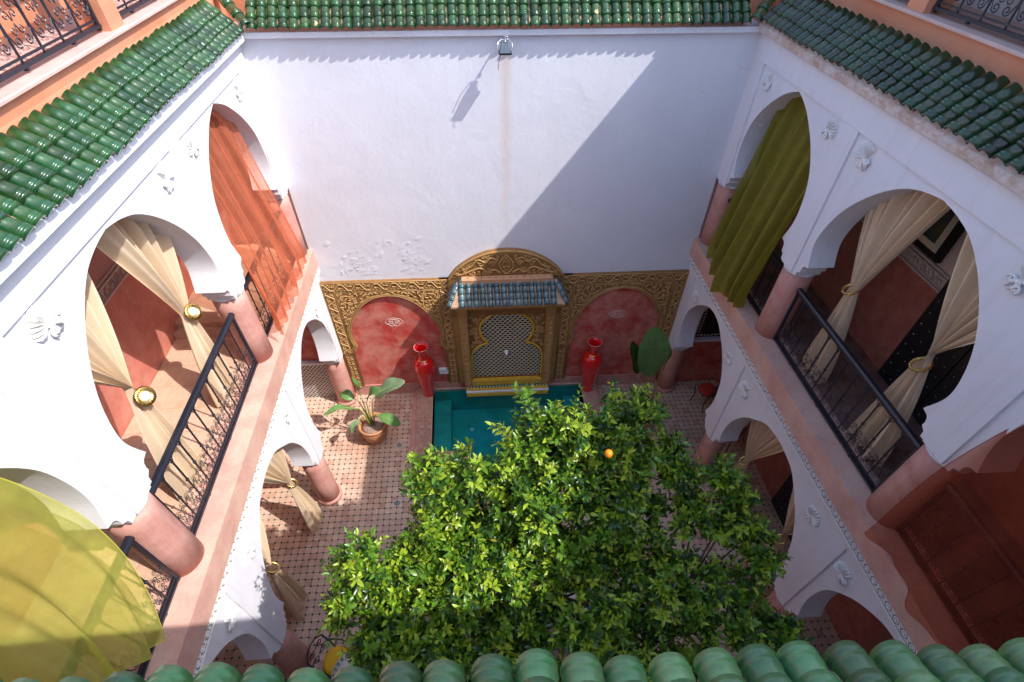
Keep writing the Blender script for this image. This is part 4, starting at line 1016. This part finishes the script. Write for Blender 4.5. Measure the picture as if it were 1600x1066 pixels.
# ------------------------------------------------------------ plunge pool
def pool():
    root = empty('plunge_pool', P(.74, 8.6, ZF0), 'teal plunge pool with brick coping and notched corners under the fountain', 'pool')
    inner = [(-1.50, 9.93), (-1.50, 7.74), (-.60, 7.74), (-.42, 7.35), (-.42, 6.45), (1.92, 6.45), (1.92, 7.35), (2.10, 7.74), (2.97, 7.74), (2.97, 9.93)]
    outer = [(-1.97, 9.96), (-1.97, 7.30), (-.93, 7.30), (-.93, 6.02), (2.42, 6.02), (2.42, 7.30), (3.43, 7.30), (3.43, 9.96)]
    zt = -11.90; zb = -12.95
    # basin walls
    mb = MB(); n = len(inner)
    for i in range(n):
        a, b = inner[i], inner[(i+1) % n]
        mb.add([(a[0], a[1], zt-.03), (b[0], b[1], zt-.03), (b[0], b[1], zb), (a[0], a[1], zb)], [(0, 1, 2, 3)])
    tr = tessellate_polygon([[Vector((p_[0], p_[1], 0)) for p_ in inner]])
    o = len(mb.v); mb.v += [(p_[0], p_[1], zb) for p_ in inner]
    for t in tr: mb.f.append((o+t[0], o+t[1], o+t[2])); mb.m.append(0); mb.sm.append(False)
    mb.build('basin', M['teal'], root, True)
    mb = MB(); mb.box(-1.50, -1.00, 7.76, 9.92, zb, -12.42, 0, .01); mb.build('bench', M['teal'], root, True)
    mb = MB(); mb.box(2.47, 2.97, 7.76, 9.92, zb, -12.42, 0, .01); mb.build('bench', M['teal'], root, True)
    mb = MB(); mb.lathe([(.03, 0), (.03, .012), (.055, .012), (.055, 0)], (0, 0, 0), 20); q = mb.build('drain_ring', M['whitep'], root); q.location = P(-.40, 9.15, -12.94)-root.location
    # coping base
    ring = outer+[outer[0]]
    mb = MB(); segs = [((-1.97, 7.30), (-1.50, 9.96)), ((2.97, 7.30), (3.43, 9.96)), ((-1.50, 7.30), (-.60, 7.74)), ((2.10, 7.30), (2.97, 7.74)), ((-.93, 6.02), (-.42, 7.29)), ((1.92, 6.02), (2.42, 7.29)), ((-.42, 6.02), (1.92, 6.45))]
    for (a, b) in segs: mb.box(a[0], b[0], a[1], b[1], ZF0-.3, zt-.012)
    mb.box(-1.97, -.48, 9.93, 9.97, zt-.1, zt+.02); mb.box(1.98, 3.43, 9.93, 9.97, zt-.1, zt+.02)
    mb.add([(-.60, 7.30, zt-.012), (-.60, 7.74, zt-.012), (-.42, 7.30, zt-.012), (-.60, 7.30, ZF0-.3), (-.60, 7.74, ZF0-.3), (-.42, 7.30, ZF0-.3)], [(0, 2, 1), (1, 2, 5, 4)])
    mb.build('coping', M['grout'], root, True)
    # coping bricks laid in basket weave
    bm_ = MB(); bm_.box(-.052, .052, -.023, .023, -.012, .002, 0, .003); bk = bm_.build('brick', M['coping']); COL.objects.unlink(bk)
    st = MB(); cnt = 0; cand = []
    for (a, b) in segs:
        x = a[0]+.055
        ix = 0
        while x < b[0]-.04:
            y = a[1]+.055; iy = 0
            while y < b[1]-.04:
                if (ix+iy) % 2: cand += [(x, y-.027, 0), (x, y+.027, 0)]
                else: cand += [(x-.027, y, 1), (x+.027, y, 1)]
                y += .112; iy += 1
            x += .112; ix += 1
    cand.sort(key=lambda c: (c[0]+.9)**2+(c[1]-7.6)**2)
    for k, (x, y, rot) in enumerate(cand):
        if k < 280:
            c = inst(bk, root, P(x, y, zt)-root.location+Vector((0, 0, R.uniform(-.002, .002)))); c.rotation_euler = (0, 0, rot*pi/2+R.uniform(-.02, .02))
        else:
            w, d = (.023, .052) if rot else (.052, .023); st.box(x-w, x+w, y-d, y+d, zt-.012, zt+.002, 0, .003)
    st.build('coping_bricks', M['coping'], root, True, 'stuff')
    # pink outer border step
    for xa, xb in ((-2.10, -1.975), (3.435, 3.56)):
        mb = MB(); mb.box(xa, xb, 7.0, 9.96, ZF0-.02, -11.97); mb.build('border_step', M['pink'], root, True)
    mb = MB(); o = [(p_[0], p_[1], -12.02) for p_ in inner]; mb.v += o
    for t in tr: mb.f.append(tuple(t)); mb.m.append(0); mb.sm.append(False)
    w = mb.build('water', M['water'], root, True)
pool()

# ------------------------------------------------------------ vases, pots, big-leaf plants
def vase(x, v, label):
    root = empty('floor_vase', P(x, v, -11.895), label, 'vase', 'tall red vases flanking the fountain')
    pr = cr([(.15, 0), (.175, .04), (.172, .10), (.20, .35), (.245, .75), (.282, 1.08), (.288, 1.27), (.25, 1.43), (.16, 1.52), (.12, 1.57), (.112, 1.66), (.125, 1.80), (.155, 1.92), (.19, 1.99)], 4)
    mb = MB(); mb.lathe(pr+[(.185, 2.0), (.14, 1.92), (.09, 1.78), (.07, 1.6)], seg=32); mb.build('body', M['redgl'], root)
    mb = MB(); mb.lathe([(.150, 1.525), (.156, 1.535), (.140, 1.55)], seg=28); mb.build('neck_band', M['brass'], root)
    mb = MB(); mb.tube([(.195*cos(a), .195*sin(a), 1.995) for a in [2*pi*i/28 for i in range(28)]], .004, 5, closed=True); mb.build('lip', M['pearl'], root)
    return root
vase(-1.62, 9.80, 'glossy red floor vase left of the fountain'); vase(3.17, 9.74, 'glossy red floor vase right of the fountain')
def bigleaf(root, path, L, W, m, fold=.25, droop=.35, roll=0., tear=(), side_=None):
    """path: stem points in local coordinates; the blade continues in the stem's direction and droops"""
    pts = [Vector(p) for p in path]; st = MB(); st.tube(pts, [.022, .018, .014, .012][:len(pts)] if len(pts) <= 4 else .015, 6); so = st.build('stem', M['stem'], root)
    d = (pts[-1]-pts[-2]).normalized(); side = d.cross(Vector((0, 0, 1))); side = side.normalized() if side.length > .05 else Vector((1, 0, 0))
    if side_: side = (Vector(side_)-d*Vector(side_).dot(d)).normalized()
    side = Matrix.Rotation(roll, 3, d) @ side; up_ = side.cross(d).normalized()
    mb = MB(); nu, nv = 12, 22; p = pts[-1].copy(); dd = d.copy(); spine = []
    for j in range(nv+1):
        spine.append((p.copy(), dd.copy(), side.cross(dd).normalized())); ax = side
        dd = (Matrix.Rotation(-droop/nv, 3, ax) @ dd).normalized(); p = p+dd*(L/nv)
    def f(u, t):
        j = min(nv, int(round(t*nv))); c, dn, un = spine[j]; w = W*(sin(pi*min(1, t*.93+.04))**.72)*(1 if t < .97 else .6)
        a = (u-.5)*2; cut = 0
        return c+side*(a*w)+un*(abs(a)*w*fold+.012*sin(t*60+abs(a)*3)*abs(a)-.03*a*a*sin(t*9))
    mb.grid(f, nu, nv); b = mb.build('leaf', M[m], root)
    st = MB(); st.tube([c+un*.0 for c, dn, un in spine], [.017*(1-.7*j/nv) for j in range(nv+1)], 4); st.build('midrib', M['stem'], b)
def potplant(x, v, z, label, pot_r, pot_h, leaves, plabel):
    pot = empty('clay_pot', P(x, v, z), plabel, 'pot')
    mb = MB(); r = pot_r
    mb.lathe([(r*.55, 0), (r*.6, .03), (r*.82, pot_h*.3), (r*.97, pot_h*.62), (r, pot_h*.82), (r*.96, pot_h*.9), (r*1.05, pot_h*.93), (r*1.07, pot_h*.97), (r*1.04, pot_h), (r*.92, pot_h), (r*.88, pot_h*.93)], seg=32); mb.build('body', M['clay'], pot)
    mb = MB(); mb.lathe([(r*.89, pot_h*.86), (r*.6, pot_h*.9), (r*.3, pot_h*.91), (.001, pot_h*.915)], seg=20); mb.build('soil', M['soil'], pot)
    root = empty('bird_of_paradise_plant', P(x, v, z+pot_h*.9), label, 'plant')
    for lf in leaves: bigleaf(root, *lf[:5], **(lf[5] if len(lf) > 5 else {}))
lv = [
 ([(0, 0, 0), (-.06, .0, .55), (-.07, .02, 1.0), (-.08, .03, 1.25)], .70, .10, 'ban', .35, dict(droop=.1, roll=.9)),
 ([(.03, 0, 0), (.0, .0, .5), (.02, -.02, .95), (.08, -.04, 1.15)], .66, .16, 'ban', .3, dict(droop=.9, roll=.2)),
 ([(.05, 0, 0), (.10, .02, .6), (.16, .05, 1.0), (.27, .07, 1.12)], .92, .26, 'bang', .10, dict(droop=.7, roll=-.1)),
 ([(-.05, 0, 0), (-.12, -.02, .5), (-.2, -.05, .80), (-.30, -.08, .88)], .80, .13, 'ban', .25, dict(droop=.8, roll=.3)),
 ([(-.05, .05, 0), (-.10, .04, .5), (-.2, .08, .95), (-.30, .1, 1.05)], .42, .14, 'ban', .2, dict(droop=1.2, roll=-.3)),
 ([(-.04, -.05, 0), (-.08, -.1, .4), (-.16, -.16, .6), (-.22, -.24, .60)], .42, .11, 'bang', .2, dict(droop=.9)),
 ([(.05, -.03, 0), (.10, -.05, .35), (.18, -.08, .55), (.26, -.12, .56)], .66, .15, 'ban', .2, dict(droop=1.0, roll=.3)),
]
lv = [(a, b, c, d, e, f) for a, b, c, d, e, f in lv]
def fixlv(lst): return [(a, b, c, d, e, f) for (a, b, c, d, e, f) in lst]
def bigleaf2(root, a, b, c, d, e, f): bigleaf(root, a, b, c, d, fold=e, **f)
def potplant2(x, v, z, label, pot_r, pot_h, leaves, plabel):
    pot = empty('clay_pot', P(x, v, z), plabel, 'pot'); r = pot_r
    mb = MB(); mb.lathe([(r*.55, 0), (r*.6, .03), (r*.82, pot_h*.3), (r*.97, pot_h*.62), (r, pot_h*.82), (r*.96, pot_h*.9), (r*1.05, pot_h*.93), (r*1.07, pot_h*.97), (r*1.04, pot_h), (r*.92, pot_h), (r*.88, pot_h*.80)], seg=32); mb.build('body', M['clay'], pot)
    mb = MB(); mb.lathe([(r*.92, pot_h*.84), (r*.6, pot_h*.90), (r*.3, pot_h*.91), (.001, pot_h*.915)], seg=20); mb.build('soil', M['soil'], pot)
    root = empty('bird_of_paradise_plant', P(x, v, z+pot_h*.9), label, 'plant')
    for lf in leaves: bigleaf2(root, *lf)
potplant2(-3.05, 8.36, ZF0, 'small broad leaved plant with greyish leaves in the sunlit clay pot', .37, .72, lv, 'round terracotta pot standing in the sun left of the pool')
rv = [
 ([(-.05, 0, 0), (-.18, .0, .8), (-.36, .02, 1.5), (-.44, .05, 1.75)], 1.15, .18, 'lf3', .35, dict(droop=-.1, side_=(.8, .5, 0))),
 ([(.03, 0, 0), (-.03, -.02, .8), (-.07, -.03, 1.45), (-.10, -.02, 1.70)], 1.60, .43, 'ban', .08, dict(droop=.12, side_=(1, .15, 0))),
 ([(.08, 0, 0), (.10, -.15, .65), (.08, -.30, 1.0), (.04, -.44, 1.02)], .95, .36, 'bang', .08, dict(droop=.8, side_=(1, -.2, 0))),
 ([(-.1, 0, 0), (-.25, .0, .6), (-.48, .0, .92), (-.66, .0, .94)], .70, .15, 'lf3', .25, dict(droop=.8)),
 ([(.1, .05, 0), (.18, .1, .8), (.24, .15, 1.4), (.28, .2, 1.6)], .9, .2, 'ban', .3, dict(droop=.3, side_=(.6, .8, 0))),
]
potplant2(4.42, 8.35, ZF0, 'tall banana-like plant with one huge upright leaf before the dark red niche', .36, .62, rv, 'terracotta pot half hidden by the orange tree, right of the pool')

# ------------------------------------------------------------ orange tree in its planter
RwM = np.array([[Rw[i][j] for j in range(3)] for i in range(3)])
def at(u, v, d):   # photograph pixel -> place, at distance d along the view axis (used only to read positions off the photo)
    c = np.array([(u-800)/791, (v-533)/791, 1.])*d; return RwM @ c
def tree():
    root = empty('orange_tree', P(.75, 3.1, -11.7), 'bushy orange tree with glossy leaves and one ripe orange, in the middle of the courtyard', 'tree')
    rl = np.array(root.location)
    blobs = [(760, 800, 95, 6.3), (860, 740, 75, 6.5), (850, 652, 24, 6.6), (826, 690, 24, 6.5), (868, 690, 34, 6.6), (950, 700, 62, 6.8), (1000, 640, 26, 7.0), (960, 655, 30, 6.9), (905, 660, 24, 6.9), (1040, 715, 42, 6.9), (690, 770, 46, 6.3),
             (900, 830, 95, 6.4), (765, 900, 110, 6.2), (600, 865, 38, 6.2), (562, 862, 20, 6.2), (560, 905, 18, 6.2), (650, 890, 55, 6.2), (660, 960, 85, 6.0), (572, 975, 48, 5.9), (540, 935, 18, 6.0), (900, 945, 110, 6.1), (1010, 870, 38, 6.5), (1085, 795, 28, 6.8), (1060, 750, 30, 6.9),
             (1150, 762, 17, 6.9), (1125, 735, 12, 6.9), (1170, 822, 16, 6.9), (1130, 815, 20, 6.9), (1060, 925, 58, 6.3), (1145, 905, 38, 6.5), (1190, 880, 16, 6.5), (1185, 985, 38, 6.3), (1230, 985, 12, 6.3), (1120, 970, 40, 6.3), (800, 1035, 110, 5.9), (1000, 1035, 100, 6.0),
             (640, 1040, 80, 5.8), (960, 770, 45, 6.6), (1010, 790, 30, 6.9), (700, 830, 60, 6.3), (665, 735, 22, 6.3), (820, 780, 50, 6.2), (740, 730, 30, 6.4), (720, 860, 60, 6.1)]
    rng = np.random.default_rng(5)
    sprigs = []; V = []
    trunk = np.array([.75, yv(.75, 3.1), -11.7])
    centers = []
    for (u, v, pr_, d) in blobs:
        r = pr_*.94*d/791; c = at(u, v+12, d+r*.9); centers.append((c, r))
        nc = int(7+48*(r*r)/.6); 
        for _ in range(nc):
            w = rng.normal(size=3); w[2] = w[2] if w[2] > -.3 else -w[2]*.6; w /= np.linalg.norm(w)
            rad = r*(rng.uniform(.12, 1.15)**.5); cc = c+w*rad*np.array([1, 1, .85]); rs = rng.uniform(.09, .22)*(.7 if r < .35 else 1)
            for _ in range(int(3+9*(rs/.2)**2)):
                w2 = rng.normal(size=3); w2 /= np.linalg.norm(w2); p = cc+w2*rs*rng.uniform(.2, 1)
                g = w*.6+w2*.5+np.array([0, 0, .7])+rng.normal(size=3)*.25; g /= np.linalg.norm(g)
                sprigs.append((p, g, 1.))
            if rng.random() < .16:   # a long shoot standing out of the crown
                g = w*.4+np.array([0, 0, 1.])+rng.normal(size=3)*.25; g /= np.linalg.norm(g)
                for q in range(3): sprigs.append((cc+g*(.12+.14*q)+rng.normal(size=3)*.02, g, 1.))
    # leaves
    n_ = len(sprigs)
    vs = []; fs = []; mi = []; lv_ = []; twigs = MB()
    for k, (p, g, rr) in enumerate(sprigs):
        a = np.cross(g, rng.normal(size=3)); a /= np.linalg.norm(a); b = np.cross(g, a); nl = rng.integers(7, 12); L0 = rng.uniform(.13, .26)
        young = rng.random(); base = 1 if young < .30 else (0 if young < .78 else 2)
        if k % 3 == 0: twigs.tube([tuple(p-g*.12-rl), tuple(p+g*L0-rl)], [.008, .004], 3, cap=False)
        for i in range(nl):
            t = i/nl; ang = i*2.4+rng.uniform(-.4, .4); out = a*cos(ang)+b*sin(ang)
            dr = out*(1.05-.55*t)+g*(.25+.9*t)+np.array([0, 0, -.12]); dr /= np.linalg.norm(dr)
            nn = g-dr*g.dot(dr); nn = nn+rng.normal(size=3)*.3; nn -= dr*nn.dot(dr); nn /= np.linalg.norm(nn); sd = np.cross(dr, nn)
            L = rng.uniform(.085, .15)*(1-.25*t); W = L*rng.uniform(.17, .24); q = p+g*L0*t
            c1 = q+dr*L*.33; c2 = q+dr*L*.70-nn*L*.06; tip = q+dr*L-nn*L*.16; up1 = nn*W*.35
            m_ = base if rng.random() < .8 else rng.integers(0, 3)
            if rng.random() < .02: m_ = 3
            lv_.append((np.array([q, c1-sd*W+up1, c1, c1+sd*W+up1, c2-sd*W*.8+up1*.8, c2, c2+sd*W*.8+up1*.8, tip]), m_))
    FA = [(0, 1, 2), (0, 2, 3), (1, 4, 5, 2), (2, 5, 6, 3), (4, 7, 5), (5, 7, 6)]
    crown = None
    # the 300 leaves nearest the eye are parts of their own
    dist = np.array([np.linalg.norm(l[0][2]) for l in lv_]); order = np.argsort(dist); near = set(order[:300].tolist())
    allv = np.concatenate([l[0] for i, l in enumerate(lv_) if i not in near])-rl
    cnt = len(lv_)-len(near); F = []
    ms = []
    for i in range(cnt):
        o = i*8
        for f_ in FA: F.append(tuple(o+q for q in f_))
    for i, l in enumerate(lv_):
        if i not in near: ms += [l[1]]*6
    me = bpy.data.meshes.new('crown'); me.from_pydata(allv.tolist(), [], F); mats = [M['lf1'], M['lf2'], M['lf3'], M['lf4']]
    for m in mats: me.materials.append(m)
    me.polygons.foreach_set('material_index', ms); me.polygons.foreach_set('use_smooth', [True]*len(F)); me.update()
    crown = bpy.data.objects.new('crown', me); COL.objects.link(crown); crown.parent = root; crown['kind'] = 'stuff'
    for i in order[:300]:
        A, m_ = lv_[i]; c = A[2]; me = bpy.data.meshes.new('leaf'); me.from_pydata((A-c).tolist(), [], FA); me.materials.append(mats[m_]); me.polygons.foreach_set('use_smooth', [True]*6)
        o = bpy.data.objects.new('leaf', me); COL.objects.link(o); o.parent = root; o.location = Vector(c-rl)
    twigs.build('twigs', M['bark'], root, False, 'stuff')
    # trunk and limbs
    mb = MB(); mb.tube([(0, 0, 0), (.03, .02, .8), (-.02, .05, 1.5), (.02, .03, 2.0)], [.17, .14, .12, .10], 9)
    big = [c for c in centers if c[1] > .38]
    for (c, r) in big:
        e = c-rl; s0 = np.array([0, .03, rng.uniform(1.3, 2.0)]); m1 = s0*.55+e*.45+np.array([rng.uniform(-.15, .15), rng.uniform(-.15, .15), -.35]); m2 = s0*.2+e*.8+rng.normal(size=3)*.08
        mb.tube([tuple(s0), tuple(m1), tuple(m2), tuple(e+np.array([0, 0, r*.5]))], [.065, .045, .03, .012], 6)
        for q in range(7):
            w = rng.normal(size=3); w[2] = abs(w[2]); w /= np.linalg.norm(w); mb.tube([tuple(m2), tuple(m2*.4+(e+w*r*.5)*.6), tuple(e+w*r*.95)], [.02, .013, .006], 4, cap=False)
    for (c, r) in centers:
        if r <= .38:
            e = c-rl; nb = min(big, key=lambda q: np.linalg.norm(q[0]-c))[0]-rl; mb.tube([tuple(nb), tuple(nb*.5+e*.5+np.array([0, 0, -.06])), tuple(e)], [.02, .014, .007], 4, cap=False)
    mb.build('trunk', M['bark'], root)
    mb = MB(); mb.lathe(cr([(.002, -.055), (.035, -.045), (.056, 0), (.040, .040), (.014, .052), (.003, .048)], 4), seg=20)
    for (u, v, d) in ((951, 709, 6.35),):
        o = mb.build('orange_fruit', M['orange_f'], root); p = at(u, v, d); o.location = Vector(p-rl); o.rotation_euler = (.3, .4, 0)
    # planter
    pr = empty('planter', P(.0, 3.0, ZF0), 'low planter edged with white and green mosaic tiles around the tree foot', 'planter')
    mb = MB(); x0, x1, v0_, v1_ = -2.45, 2.2, 1.9, 4.1; t = .42; z1 = -11.62
    for (a, b, c, d) in ((x0, x0+t, v0_, v1_), (x1-t, x1, v0_, v1_), (x0+t, x1-t, v0_, v0_+t), (x0+t, x1-t, v1_-t, v1_)): mb.box(a, b, c, d, ZF0-.02, z1)
    mb.build('curb', M['grout'], pr, True)
    mb = MB(); mb.box(x0+t, x1-t, v0_+t, v1_-t, ZF0-.02, z1-.08); mb.build('soil', M['soil'], pr, True)
    for mm, nm, cells in (('whitem', 'white_tiles', 0), ('dkgreen', 'green_tiles', 1)):
        mb = MB(); p_ = .10
        for i in range(int((x1-x0)/p_)):
            for j in range(int((v1_-v0_)/p_)):
                x = x0+(i+.5)*p_; v = v0_+(j+.5)*p_; e = min(x-x0, x1-x, v-v0_, v1_-v)
                if e > t-.02: continue
                g = e < .11
                if g == bool(cells): mb.box(x-.046, x+.046, v-.046, v+.046, z1-.004, z1+.006, 0, .002)
        mb.build(nm, M[mm], pr, True, 'stuff')
tree()

# ------------------------------------------------------------ small things
# floodlight on the back wall
fl = empty('floodlight', P(.80, V1, -2.45), 'small grey floodlight on a bracket high on the white back wall', 'lamp')
def fr_(x0, x1, v0, v1, z0, X0, X1, W0, W1, z1): 
    m_ = MB(); m_.add([(x0, v0, z0), (x1, v0, z0), (x1, v1, z0), (x0, v1, z0), (X0, W0, z1), (X1, W0, z1), (X1, W1, z1), (X0, W1, z1)], [(0,3,2,1),(4,5,6,7),(0,1,5,4),(1,2,6,5),(2,3,7,6),(3,0,4,7)]); return m_
fr_(.63, .82, 9.58, 9.74, -2.63, .67, .78, 9.66, 9.74, -2.49).build('housing', M['grey'], fl, True)
mb = MB(); mb.box(.615, .835, 9.57, 9.75, -2.655, -2.631); mb.build('glass_frame', M['black'], fl, True)
mb = MB(); mb.box(.63, .82, 9.585, 9.735, -2.662, -2.656); mb.build('glass', M['steel'], fl, True)
mb = MB(); mb.tube([(.725, V1, -2.44), (.725, 9.9, -2.44), (.74, 9.80, -2.45), (.73, 9.72, -2.47), (.725, 9.66, -2.48)], .014, 6); mb.tube([(.60, 9.60, -2.58), (.60, 9.68, -2.50), (.66, 9.74, -2.46), (.79, 9.74, -2.46), (.85, 9.68, -2.50), (.85, 9.60, -2.58)], .010, 5)
mb.tube([(.76+.028*cos(a), 9.78, -2.45+.028*sin(a)) for a in [2*pi*i/10 for i in range(10)]], .008, 5, closed=True); mb.build('bracket', M['steel'], fl, True)
mb = MB(); mb.tube([(.70, 9.70, -2.60), (.62, 9.60, -2.72), (.60, 9.6, -2.86), (.605, 9.62, -2.90)], .006, 4); mb.build('cable', M['black'], fl, True)
# switch plate
mb = MB(); mb.box(-1.24, -.97, V1-.095, V1-.002, -11.17, -10.98, 0, 0); tag(mb.build('socket_plate', M['whitep'], None, True), 'white wall socket plate low in the left red niche', 'socket')
# picture in the right gallery
pf = empty('picture_frame', P(7.08, 6.45, -4.6), 'black framed painting on the upper wall of the right gallery', 'picture')
mb = MB(); mb.box(7.03, 7.10, 5.93, 6.95, -4.62, -3.3); mb.build('frame', M['black'], pf, True)
mb = MB(); mb.box(7.02, 7.03, 6.04, 6.84, -4.51, -3.41); mb.build('mount', M['creamm'], pf, True)
mb = MB(); mb.box(7.012, 7.02, 6.14, 6.74, -4.40, -3.52); mb.build('canvas', M['painting'], pf, True)
# studded doors
def studded(x, v0_, v1_, z0, z1, s, label, m='black'):
    root = empty('studded_door', P(x, (v0_+v1_)/2, z0), label, 'door'); n = 2; w = (v1_-v0_)/n
    for k in range(n):
        mb = MB(); a = v0_+k*w; mb.prism([(a+.01, z0), (a+w-.01, z0), (a+w-.01, z1), (a+.01, z1)], 'x', x-s*.06, x); d = mb.build('door_leaf', M[m], root, True)
        mb = MB()
        for i in range(5):
            for j in range(12):
                v = a+.1+(w-.2)*i/4; z = z0+.12+(z1-z0-.24)*j/11; xx = x-s*.06
                mb.add([(xx, v-.013, z), (xx, v, z-.013), (xx, v+.013, z), (xx, v, z+.013), (xx-s*.012, v, z)], [(0, 1, 4), (1, 2, 4), (2, 3, 4), (3, 0, 4)])
        mb.build('studs', M['steel'], d, True)
    return root
studded(7.10, 3.75, 5.62, ZG+.01, -4.0, 1, 'black studded double door behind the right gallery railing')
studded(-5.75, 3.35, 4.35, ZG+.01, -4.2, -1, 'black studded door low in the left gallery center arch')
studded(7.24, 4.4, 5.9, ZF0+.01, -9.6, 1, 'black studded door under the right gallery at ground level')
mb = MB(); mb.prism([(-5.74, 7.35), (-5.74, 9.98), (-4.35, 9.98), (-4.35, 7.35)], 'z', ZG, ZG+.22); mb.prism([(-5.74, 7.15), (-5.74, 7.349), (-4.35, 7.349), (-4.35, 7.15)], 'z', ZG, ZG+.11)
tag(mb.build('marble_step', M['marble'], None, True), 'beige marble steps inside the left gallery behind the orange curtain', 'steps')
# window with grille behind the orange curtain
wn = empty('gallery_window', P(-5.74, 8.2, -4.6), 'pink shuttered window with small panes behind the orange curtain', 'window')
mb = MB(); mb.box(-5.76, -5.70, 7.5, 9.2, -4.75, -3.4); mb.build('frame', M['wood'], wn, True)
pn = None
for i in range(4):
    for j in range(3):
        mb = MB(); a = 7.58+i*.40; z = -4.68+j*.42; mb.box(-5.70, -5.68, a, a+.34, z, z+.36); mb.build('pane', M['sillw'], wn, True)
# zellige dado at the end of the left ground gallery
zd = empty('zellige_dado', P(-4.8, V1, ZF0), 'black and white zellige tile dado at the end of the left ground gallery', 'tile panel')
mb = MB(); mb.box(-5.9, XL-.35, V1-.05, V1-.001, ZF0, -10.55); mb.build('backing', M['whitem'], zd, True)
mb = MB(); mb.box(-5.9, XL-.35, V1-.12, V1-.001, -10.549, -10.48); mb.build('ledge', M['whitep'], zd, True)
mb = MB(); j = 0; z = ZF0+.04
while z < -10.6:
    x = -5.88+(.055 if j % 2 else 0)
    while x < XL-.42:
        y = V1-.052; sg = 1 if j % 2 else -1
        mb.add([(x-.045, y, z-.012*sg-.01), (x+.01, y, z-.03), (x+.045, y, z+.012*sg+.01), (x-.01, y, z+.03)], [(0, 1, 2, 3)]); x += .11
    z += .062; j += 1
mb.build('tesserae', M['blackm'], zd, True, 'stuff')
# right ground gallery end: pale ledge and dark alcove
zr = empty('alcove', P(6.2, V1, -10.3), 'white alcove with a black patterned grille at the end of the right ground gallery', 'alcove')
mb = MB(); mb.box(XR+.35, 7.2, V1-.04, V1-.001, -10.10, -7.6); mb.build('white_field', M['white'], zr, True)
mb = MB(); mb.box(XR+.35, 7.2, V1-.14, V1-.001, -10.20, -10.101); mb.build('ledge', M['whitep'], zr, True)
mb = MB(); mb.box(6.1, 7.1, V1-.07, V1-.041, -10.06, -8.7); mb.build('dark_panel', M['black'], zr, True)
mb = MB()
for i in range(10):
    mb.tube([(6.15+i*.1+p_[0], V1-.075, -9.98+p_[1]) for p_ in spiral((0, 0), .045, .01, i, 1.2, 8)], .009, 4); mb.tube([(6.15+p_[0], V1-.075, -9.85+i*.11+p_[1]) for p_ in spiral((0, 0), .045, .01, i, 1.2, 8)], .009, 4)
mb.build('grille_scrolls', M['whitem'], zr, True, 'stuff')
# iron garden chairs
def chair(x, v, z, rz, cush, label, k=1.0):
    root = empty('iron_chair', P(x, v, z), label, 'chair', 'wrought iron garden chairs', rz); w = .25*k; h = .58*k
    for sx in (-1, 1):
        mb = MB(); mb.tube([(sx*w, -w, 0), (sx*w*.9, -w*.8, h*.5), (sx*w, -w, h)], .016, 5); mb.build('leg', M['iron'], root)
        mb = MB(); mb.tube([(sx*w*1.05, w*1.2, 0), (sx*w*.9, w*.8, h*.5), (sx*w, w, h), (sx*w*.95, w*1.25, h*1.9)], .016, 5); mb.build('leg', M['iron'], root)
        mb = MB(); mb.tube([(sx*w, w*1.1, h*1.45), (sx*w*1.2, 0, h*1.5), (sx*w*1.15, -w, h*1.35), (sx*w, -w, h)], .013, 5); mb.build('armrest', M['iron'], root)
    mb = MB(); mb.tube([(w*cos(a)*1.0, w*sin(a)*1.0, h) for a in [2*pi*i/20 for i in range(20)]], .015, 5, closed=True); mb.build('seat_ring', M['iron'], root)
    mb = MB(); mb.tube([(-w*.95, w*1.25, h*1.9), (-w*.5, w*1.35, h*2.15), (0, w*1.38, h*2.22), (w*.5, w*1.35, h*2.15), (w*.95, w*1.25, h*1.9)], .015, 5)
    for sx in (-1, 1):
        mb.tube([(sx*p_[0], w*1.2, h*1.2+p_[1]) for p_ in spiral((w*.45, h*.15), w*.42, w*.08, 0, 1.4, 14)], .010, 4); mb.tube([(sx*p_[0], w*1.25, h*1.6+p_[1]) for p_ in spiral((w*.4, h*.2), w*.38, w*.08, 3, -1.4, 14)], .010, 4)
    mb.build('backrest', M['iron'], root)
    mb = MB(); mb.lathe([(w*.85, .0), (w*.98, .03), (w*.96, .07), (w*.7, .09), (.01, .095)], (0, 0, h+.012), 20); mb.build('cushion', M[cush], root)
chair(6.55, 9.1, ZF0, radians(200), 'cushr', 'black iron chair with red cushion in the far corner under the right gallery')
chair(6.7, 7.75, ZF0, radians(120), 'cushy', 'black iron chair with yellow cushion behind the shaded tied curtain', 1.05)
chair(-3.15, 2.75, ZF0, radians(70), 'cushy', 'black scrolled iron chair with yellow cushion by the near left column', 1.05)
# mosaic table beside that chair
tb = empty('mosaic_table', P(-2.75, 2.45, ZF0), 'small round mosaic topped table mostly hidden by the orange tree', 'table')
mb = MB(); mb.lathe([(.36, .92), (.38, .93), (.38, .97), (.001, .975)], seg=28); mb.build('tabletop', M['whitem'], tb)
mb = MB()
for i in range(22):
    a = 2*pi*i/22; mb.add([(.34*cos(a-.1), .34*sin(a-.1), .98), (.37*cos(a), .37*sin(a), .979), (.34*cos(a+.1), .34*sin(a+.1), .98), (.28*cos(a), .28*sin(a), .98)], [(0, 1, 2, 3)])
mb.build('rim_mosaic', M['dkgreen'], tb)
for i in range(3):
    a = 2*pi*i/3; mb = MB(); mb.tube([(.3*cos(a), .3*sin(a), 0), (.12*cos(a), .12*sin(a), .45), (.28*cos(a), .28*sin(a), .92)], .016, 5); mb.build('leg', M['iron'], tb)

# ------------------------------------------------------------ units to metres
done = set()
for o in list(COL.objects):
    if o in (camo, slo): continue
    if o.data and o.data.name not in done and o.type == 'MESH': done.add(o.data.name); o.data.transform(Matrix.Scale(S, 4))
    o.location = o.location*S
for o in COL.objects:
    if o.parent is None and o not in (camo, slo): o.location.z += -ZF0*S
bpy.context.view_layer.update()
